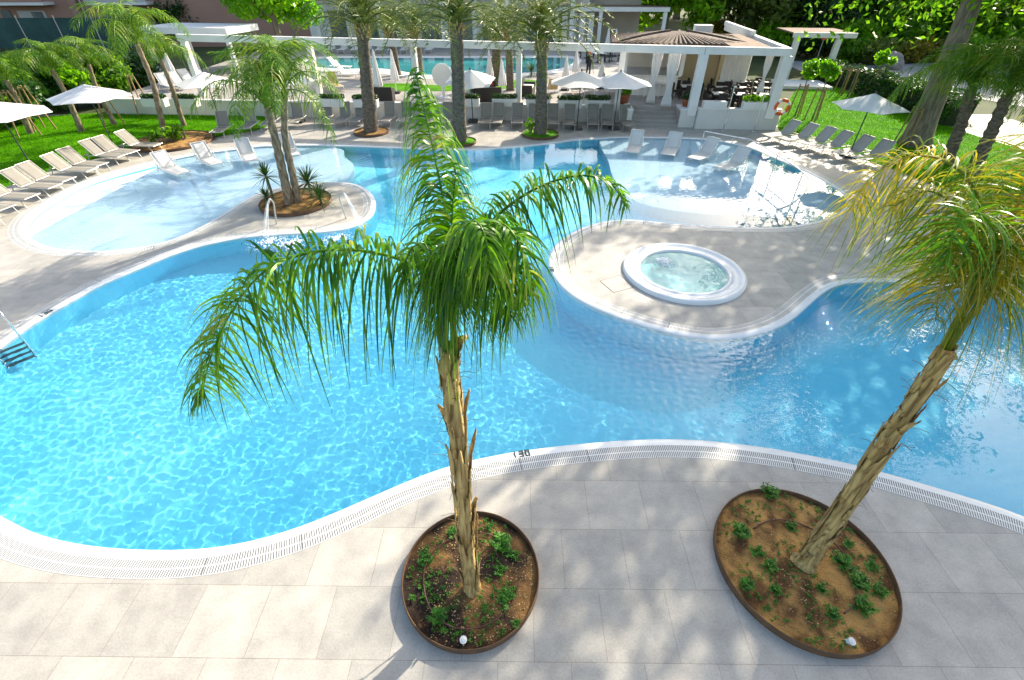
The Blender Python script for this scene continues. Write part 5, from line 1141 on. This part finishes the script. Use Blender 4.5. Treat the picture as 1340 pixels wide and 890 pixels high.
# clipped hedge on the right
def hedge(label, a, b_, h, th, rng):
    d = b_-a; Ln = d.length; t = thing('clipped_hedge', label, 'hedge', a, math.atan2(d.y, d.x)); n = int(Ln*h*th*26); x = rng.uniform(0, Ln, n); y = rng.uniform(-th/2, th/2, n); z = rng.uniform(0.05, h, n)
    f = rng.integers(0, 3, n); z[f == 0] = h+rng.normal(0, .05, (f == 0).sum()); y[f == 1] = -th/2+rng.normal(0, .06, (f == 1).sum()); y[f == 2] *= 1
    cs = np.stack([x, y, z], 1); v, q = crown(cs, np.full(n, 0.22), 160, 0.13, rng); npmesh('foliage', v, q, LF_hedge, t)
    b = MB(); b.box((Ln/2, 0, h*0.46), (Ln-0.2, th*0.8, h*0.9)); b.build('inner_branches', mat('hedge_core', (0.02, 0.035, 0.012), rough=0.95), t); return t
hedge('long clipped dark green hedge between the right lawn path and the street', W(1128, 122), W(1250, 166), 1.5, 1.6, rt)
hedge('clipped dark hedge running behind the small canopy on the right', W(1062, 100), W(1118, 117), 1.3, 1.4, rt)
for x, y, s, m, lb in [(1085, 66, 2.5, LF_yellow, 'yellow flowering shrub behind the small canopy and road sign'), (1150, 84, 1.8, LF_olive, 'olive shrub on the far verge left of the boulder'), (1185, 82, 1.6, LF_yellow, 'dry yellow grass clump on the far verge above the street'), (1215, 80, 1.5, LF_yellow, 'dry yellow bush on the far verge near the leaning trunk'), (1115, 82, 1.6, LF_mid, 'green shrub on the far verge near brown trunk'), (940, 60, 2.5, LF_yellow, 'yellow green shrub behind the restaurant chimney'), (1250, 88, 2.0, LF_mid, 'green shrub on the far verge right of the street')]:
    p = W(x, y, 0); p = p if p.y < 62 else Vector((p.x*62/p.y, 62, 0)); shrub(lb, p, s*1.2, s, s*1.3, m, 0.3, 40, rt, n=30)
for i, (x, y, sz, m) in enumerate([(1010, 84, 2.4, LF_bright), (1045, 82, 2.8, LF_mid), (1100, 80, 2.6, LF_bright), (1140, 78, 2.8, LF_mid), (1180, 76, 3.0, LF_bright), (1222, 75, 2.8, LF_mid), (1262, 76, 3.0, LF_bright), (1305, 76, 3.0, LF_mid), (1340, 78, 3.0, LF_bright)]):
    p = W(x, y); p = Vector((p.x*57/p.y, 57+1.5*math.sin(i*2), 0)); shrub(f'large leafy bush on the bank beyond the street, {ordw(i)} from the left', p, sz*1.25, sz, sz*1.5, m, 0.34, 26, rt, name='bank_bush', cat='bush', group='bushes on the bank beyond the street', n=34)
p = W(1162, 90); mbm = bmesh.new(); bmesh.ops.create_icosphere(mbm, subdivisions=4, radius=1.1)
for v in mbm.verts: v.co *= 1+0.25*noise.noise(v.co*1.1)+0.08*noise.noise(v.co*4); v.co.z *= 0.8
me = bpy.data.meshes.new('boulder'); mbm.to_mesh(me); mbm.free(); me.shade_smooth(); o = link('boulder', me, mat('grey_rock', (0.30, 0.27, 0.25), (0.2, 0.18, 0.17), scale=2, rough=0.9, bump=0.5)); o.location = p+Vector((0, 0, .5)); tag(o, 'pale grey boulder on the verge beyond the street', 'boulder')
# fence / retaining kerb of the street
b = MB(); a_, c_ = W(1130, 95), W(1345, 88); b.tube([a_+Vector((0, 0, .1)), c_+Vector((0, 0, .1))], 0.15, 4)
# staked young trees
def staked(label, p, h, crown_on, rng, group='staked young trees'):
    t = thing('staked_tree', label, 'young tree', p, 0, group)
    for i in range(3): a = i*2.09+0.4; b = MB(); b.tube([(0.42*math.cos(a), 0.42*math.sin(a), -.05), (0.26*math.cos(a), 0.26*math.sin(a), 1.75)], 0.035, 6); b.build('stake', M_wood, t)
    b = MB(); q = [(0.27*math.cos(i*2.09+.4), 0.27*math.sin(i*2.09+.4), 1.6) for i in range(3)]; b.tube(q, 0.03, 4, closed=True); b.build('crossbar', M_wood, t)
    b = MB(); b.tube([(0, 0, 0), (0.03, 0, h*0.5), (0, 0.03, h)], lambda s: 0.05*(1-0.5*s), 8); b.build('trunk', M_bark, t, True)
    if crown_on: cs, r_ = clumps(rng, 14, (.5, .5, .45), h+.15, rmin=.2, rmax=.35); v, q = crown(cs, r_, 700, .14, rng); npmesh('crown', v, q, LF_bright, t)
for x, y, h, c, lb in [(1040, 152, 2.3, True, 'staked young tree with round leafy crown, just right of the lifebuoy'), (1062, 158, 2.5, True, 'staked young tree with leafy crown behind the lawn loungers'), (1098, 124, 1.9, False, 'bare staked sapling in front of the far hedge, left'), (1108, 127, 1.9, False, 'bare staked sapling in front of the far hedge, right'), (1138, 128, 2.2, True, 'staked young tree at the left end of the long hedge'), (1181, 190, 2.0, False, 'three dark stakes around a bare sapling on sunlit lawn')]:
    staked(lb, W(x, y), h, c, rt)
def tri_stakes(label, p, h):
    t = thing('tree_stakes', label, 'stakes', p, 0, 'stakes around left palms')
    for i in range(3): a = i*2.09+0.2; b = MB(); b.tube([(0.55*math.cos(a), 0.55*math.sin(a), -.05), (0.16*math.cos(a), 0.16*math.sin(a), h)], 0.04, 6); b.build('stake', M_wood, t)
    b = MB(); b.tube([(0.2*math.cos(a), 0.2*math.sin(a), h-.1) for a in (0.2, 2.29, 4.38)], 0.04, 4, closed=True); b.build('tie', M_wood, t)
for x, y, h, lb in [(60, 170, 2.2, 'light wooden stakes in the hedge shade at far left lawn'), (150, 163, 2.0, 'light wooden stakes around the palm right of the middle left parasol'), (40, 178, 2.2, 'light wooden stakes around the palm beside the left parasol'), (192, 150, 2.2, 'slim dark stakes at the end of the low wall')]:
    tri_stakes(lb, W(x, y), h)
# road sign
p = W(1068, 80); t = thing('road_sign', 'round red-rimmed road sign on a pole in front of yellow shrub', 'road sign', p); hh = atY(1072, 46, p.y).z; b = MB(); b.tube([(0, 0, 0), (0, 0, hh+.3)], 0.04, 8); b.build('pole', M_alu, t)
b = MB(); b.tube([(0, -0.05, hh), (0, -0.08, hh)], 0.42, 24); b.build('red_disc', M_red, t); b = MB(); b.tube([(0, -0.081, hh), (0, -0.09, hh)], 0.28, 24); b.build('blue_face', mat('blue_paint', (0.05, 0.12, 0.4)), t)

# ------------------------------------------------------------------ buildings behind
bp = thing('apartment_building', 'pink apartment building with balconies and pale shutters at top left', 'building', (-46, 66, 0), R(4))
b = MB(); b.box((4, 5, 7), (64, 10, 14)); b.build('facade', M_pink, bp)
for i, x in enumerate([-20, -9.5, 1.5]):
    b = MB(); b.box((x, -0.9, 4.35), (6.6, 1.8, 0.28)); s_ = b.build('balcony', M_white, bp); b = MB(); b.box((x, -1.75, 4.95), (6.6, 0.1, 0.95)); b.build('railing', M_pink if i == 1 else M_shutter, s_)
    b = MB(); b.box((x-0.5, -0.05, 5.9), (2.6, 0.1, 2.4)); f_ = b.build('window', M_shutter, bp); b = MB(); b.box((x-0.5, -0.12, 5.9), (1.1, 0.06, 2.2)); b.build('pane', M_glass, f_)
    b = MB(); b.box((x+0.3, -0.06, 2.4), (3.0, 0.1, 2.5)); f_ = b.build('window', M_shutter, bp); b = MB(); b.box((x+0.9, -0.13, 2.4), (1.2, 0.06, 2.3)); b.build('pane', M_glass, f_)
    b = MB(); b.box((x-2.5, -0.06, 2.4), (1.0, 0.1, 2.6)); b.build('door', M_glass, bp)
for x in (-14.8, -4.0):
    b = MB(); b.box((x, -0.25, 5), (0.8, 0.5, 10)); b.build('pier', M_pink, bp); b = MB(); b.tube([(x+0.7, -0.15, 0), (x+0.7, -0.15, 10)], 0.1, 8); b.build('drainpipe', M_alu, bp)
b = MB(); b.box((-17.5, -1.6, 3.85), (4.5, 1.6, 0.1)); b.build('awning', M_canvas, bp)
fx = thing('screen_fence', 'dark teal mesh screen fence on posts below the pink building', 'fence', W(55, 88, 0)+Vector((0, 6, 0)), R(3))
for i in range(6):
    b = MB(); b.box((-14+i*3.6, 0, 2.2), (3.5, 0.04, 2.6)); b.build('mesh_panel', M_tarp, fx); b = MB(); b.tube([(-15.8+i*3.6, 0, 0), (-15.8+i*3.6, 0, 3.7)], 0.06, 8); b.build('post', M_alu, fx)
wr = thing('white_canopy', 'long low white roof slab behind the feathery palms at upper left', 'canopy', W(240, 104, TERR)+Vector((0.8, 3, 0)), R(-8)); b = MB(); b.box((0, 0, 2.9), (7.0, 4.0, 0.4)); b.build('roof', M_white, wr)
for x in (-3.2, 0, 3.2): b = MB(); b.box((x, -1.7, 1.35), (0.25, 0.25, 2.70)); b.build('post', M_white, wr)
wb = thing('white_building', 'white building with columns and balustrade behind the terrace palms', 'building', (-7, 60, TERR), R(-3))
b = MB(); b.box((0, 4, 4), (30, 8, 8)); b.build('facade', M_white, wb)
for i in range(9):
    x = -13.2+i*3.3; b = MB(); b.box((x, -2.0, 2.2), (0.4, 0.4, 4.4)); b.build('column', M_white, wb)
    if i < 8: b = MB(); b.box((x+1.65, -0.04, 1.6), (2.2, 0.1, 2.9)); b.build('window', M_glass, wb); b = MB(); b.box((x+1.65, -0.04, 6.2), (1.8, 0.1, 1.8)); b.build('window', M_glass, wb)
b = MB(); b.box((0, -1.2, 4.55), (28.5, 2.4, 0.3)); b.build('veranda_roof', M_white, wb)
p2 = thing('white_pavilion', 'white flat-roofed pavilion with hanging curtains behind the long pergola beam', 'pavilion', W(805, 68, TERR)+Vector((0, 6, 0)), R(-6))
ox = p2.location.copy(); zt = 3.35
b = MB(); b.box((0, 0, zt), (11.5, 6.5, 0.36)); b.build('roof', M_white, p2); b = MB(); b.box((0, 0, zt+0.2), (11.0, 6.0, 0.06)); b.build('roof_gravel', M_roofgravel, p2)
for x in (-5.4, -1.0, 5.4): b = MB(); b.box((x, -3.0, zt/2-0.1), (0.35, 0.35, zt-0.2)); b.build('post', M_white, p2)
for i in range(4): b = MB(); b.box((-4.6+i*0.9, -2.8, 1.6), (0.55, 0.08, 2.9)); b.build('curtain', M_canvas, p2)
cb = thing('cream_block', 'cream rooftop block with white ledge above the pavilion', 'building', (9.5, 64, 0), R(-6)); b = MB(); b.box((0, 0, 4.0), (9.0, 6, 8.0)); b.build('wall', mat('pale_cream_render', (0.50, 0.44, 0.36), scale=0.5, rough=0.8), cb); b = MB(); b.box((1.2, -0.3, 6.3), (13, 7, 0.35)); b.build('ledge', M_white, cb)
# far chairs along the far pool
for i in range(10):
    place('white', f'white lounger in shade beyond the far pool, {ordw(i)} from the left', W(418+i*16, 69, TERR)+Vector((0, 0, 0)), R(-92), 'loungers beyond the far pool')

# ------------------------------------------------------------------ light, sky, camera
SUN_EL, SUN_AZ = R(29), math.atan2(0.64, 0.77)      # azimuth clockwise from +Y
w = bpy.data.worlds.new('World'); scene.world = w; w.use_nodes = True; nt = w.node_tree
sky = nt.nodes.new('ShaderNodeTexSky'); sky.sky_type = 'NISHITA'; sky.sun_disc = False; sky.sun_elevation = SUN_EL; sky.sun_rotation = SUN_AZ; sky.dust_density = 2.5; sky.air_density = 1.0; sky.ozone_density = 1.0
bg = nt.nodes['Background']; nt.links.new(sky.outputs[0], bg.inputs[0]); bg.inputs[1].default_value = 0.15
sd = bpy.data.lights.new('sun', 'SUN'); sd.energy = 4.2; sd.angle = R(0.55); sd.color = (1.0, 0.93, 0.82); so = bpy.data.objects.new('sun', sd); COL.objects.link(so)
sd.cycles.is_caustics_light = True
dirv = Vector((math.sin(SUN_AZ)*math.cos(SUN_EL), math.cos(SUN_AZ)*math.cos(SUN_EL), math.sin(SUN_EL)))
so.rotation_euler = dirv.to_track_quat('Z', 'Y').to_euler(); so.location = dirv*60
cd = bpy.data.cameras.new('camera'); co = bpy.data.objects.new('camera', cd); COL.objects.link(co); scene.camera = co
co.location = (0, 0, HCAM); co.rotation_euler = (R(90)-PITCH, 0, 0); cd.sensor_width = 36; cd.lens = FPX/1340*36; cd.clip_end = 3000; cd.clip_start = 0.1
# everything standing in the water takes the refracted sun
for o in COL.objects:
    if o.type == 'MESH' and o.parent and o.parent.get('group') in ('pale loungers standing in the left wading pool', 'white loungers standing in the right wading pool'): o.cycles.is_caustics_receiver = True
vs_ = scene.view_settings; vs_.view_transform = 'Standard'; vs_.look = 'None'; vs_.exposure = 1.18; vs_.gamma = 1.0; vs_.use_white_balance = True; vs_.white_balance_temperature = 6950; vs_.white_balance_tint = 8
cy = scene.cycles; cy.use_denoising = True; cy.max_bounces = 8; cy.transparent_max_bounces = 8; cy.diffuse_bounces = 3; cy.glossy_bounces = 3; cy.transmission_bounces = 5; cy.sample_clamp_indirect = 6.0; cy.blur_glossy = 0.5
bpy.context.view_layer.update()
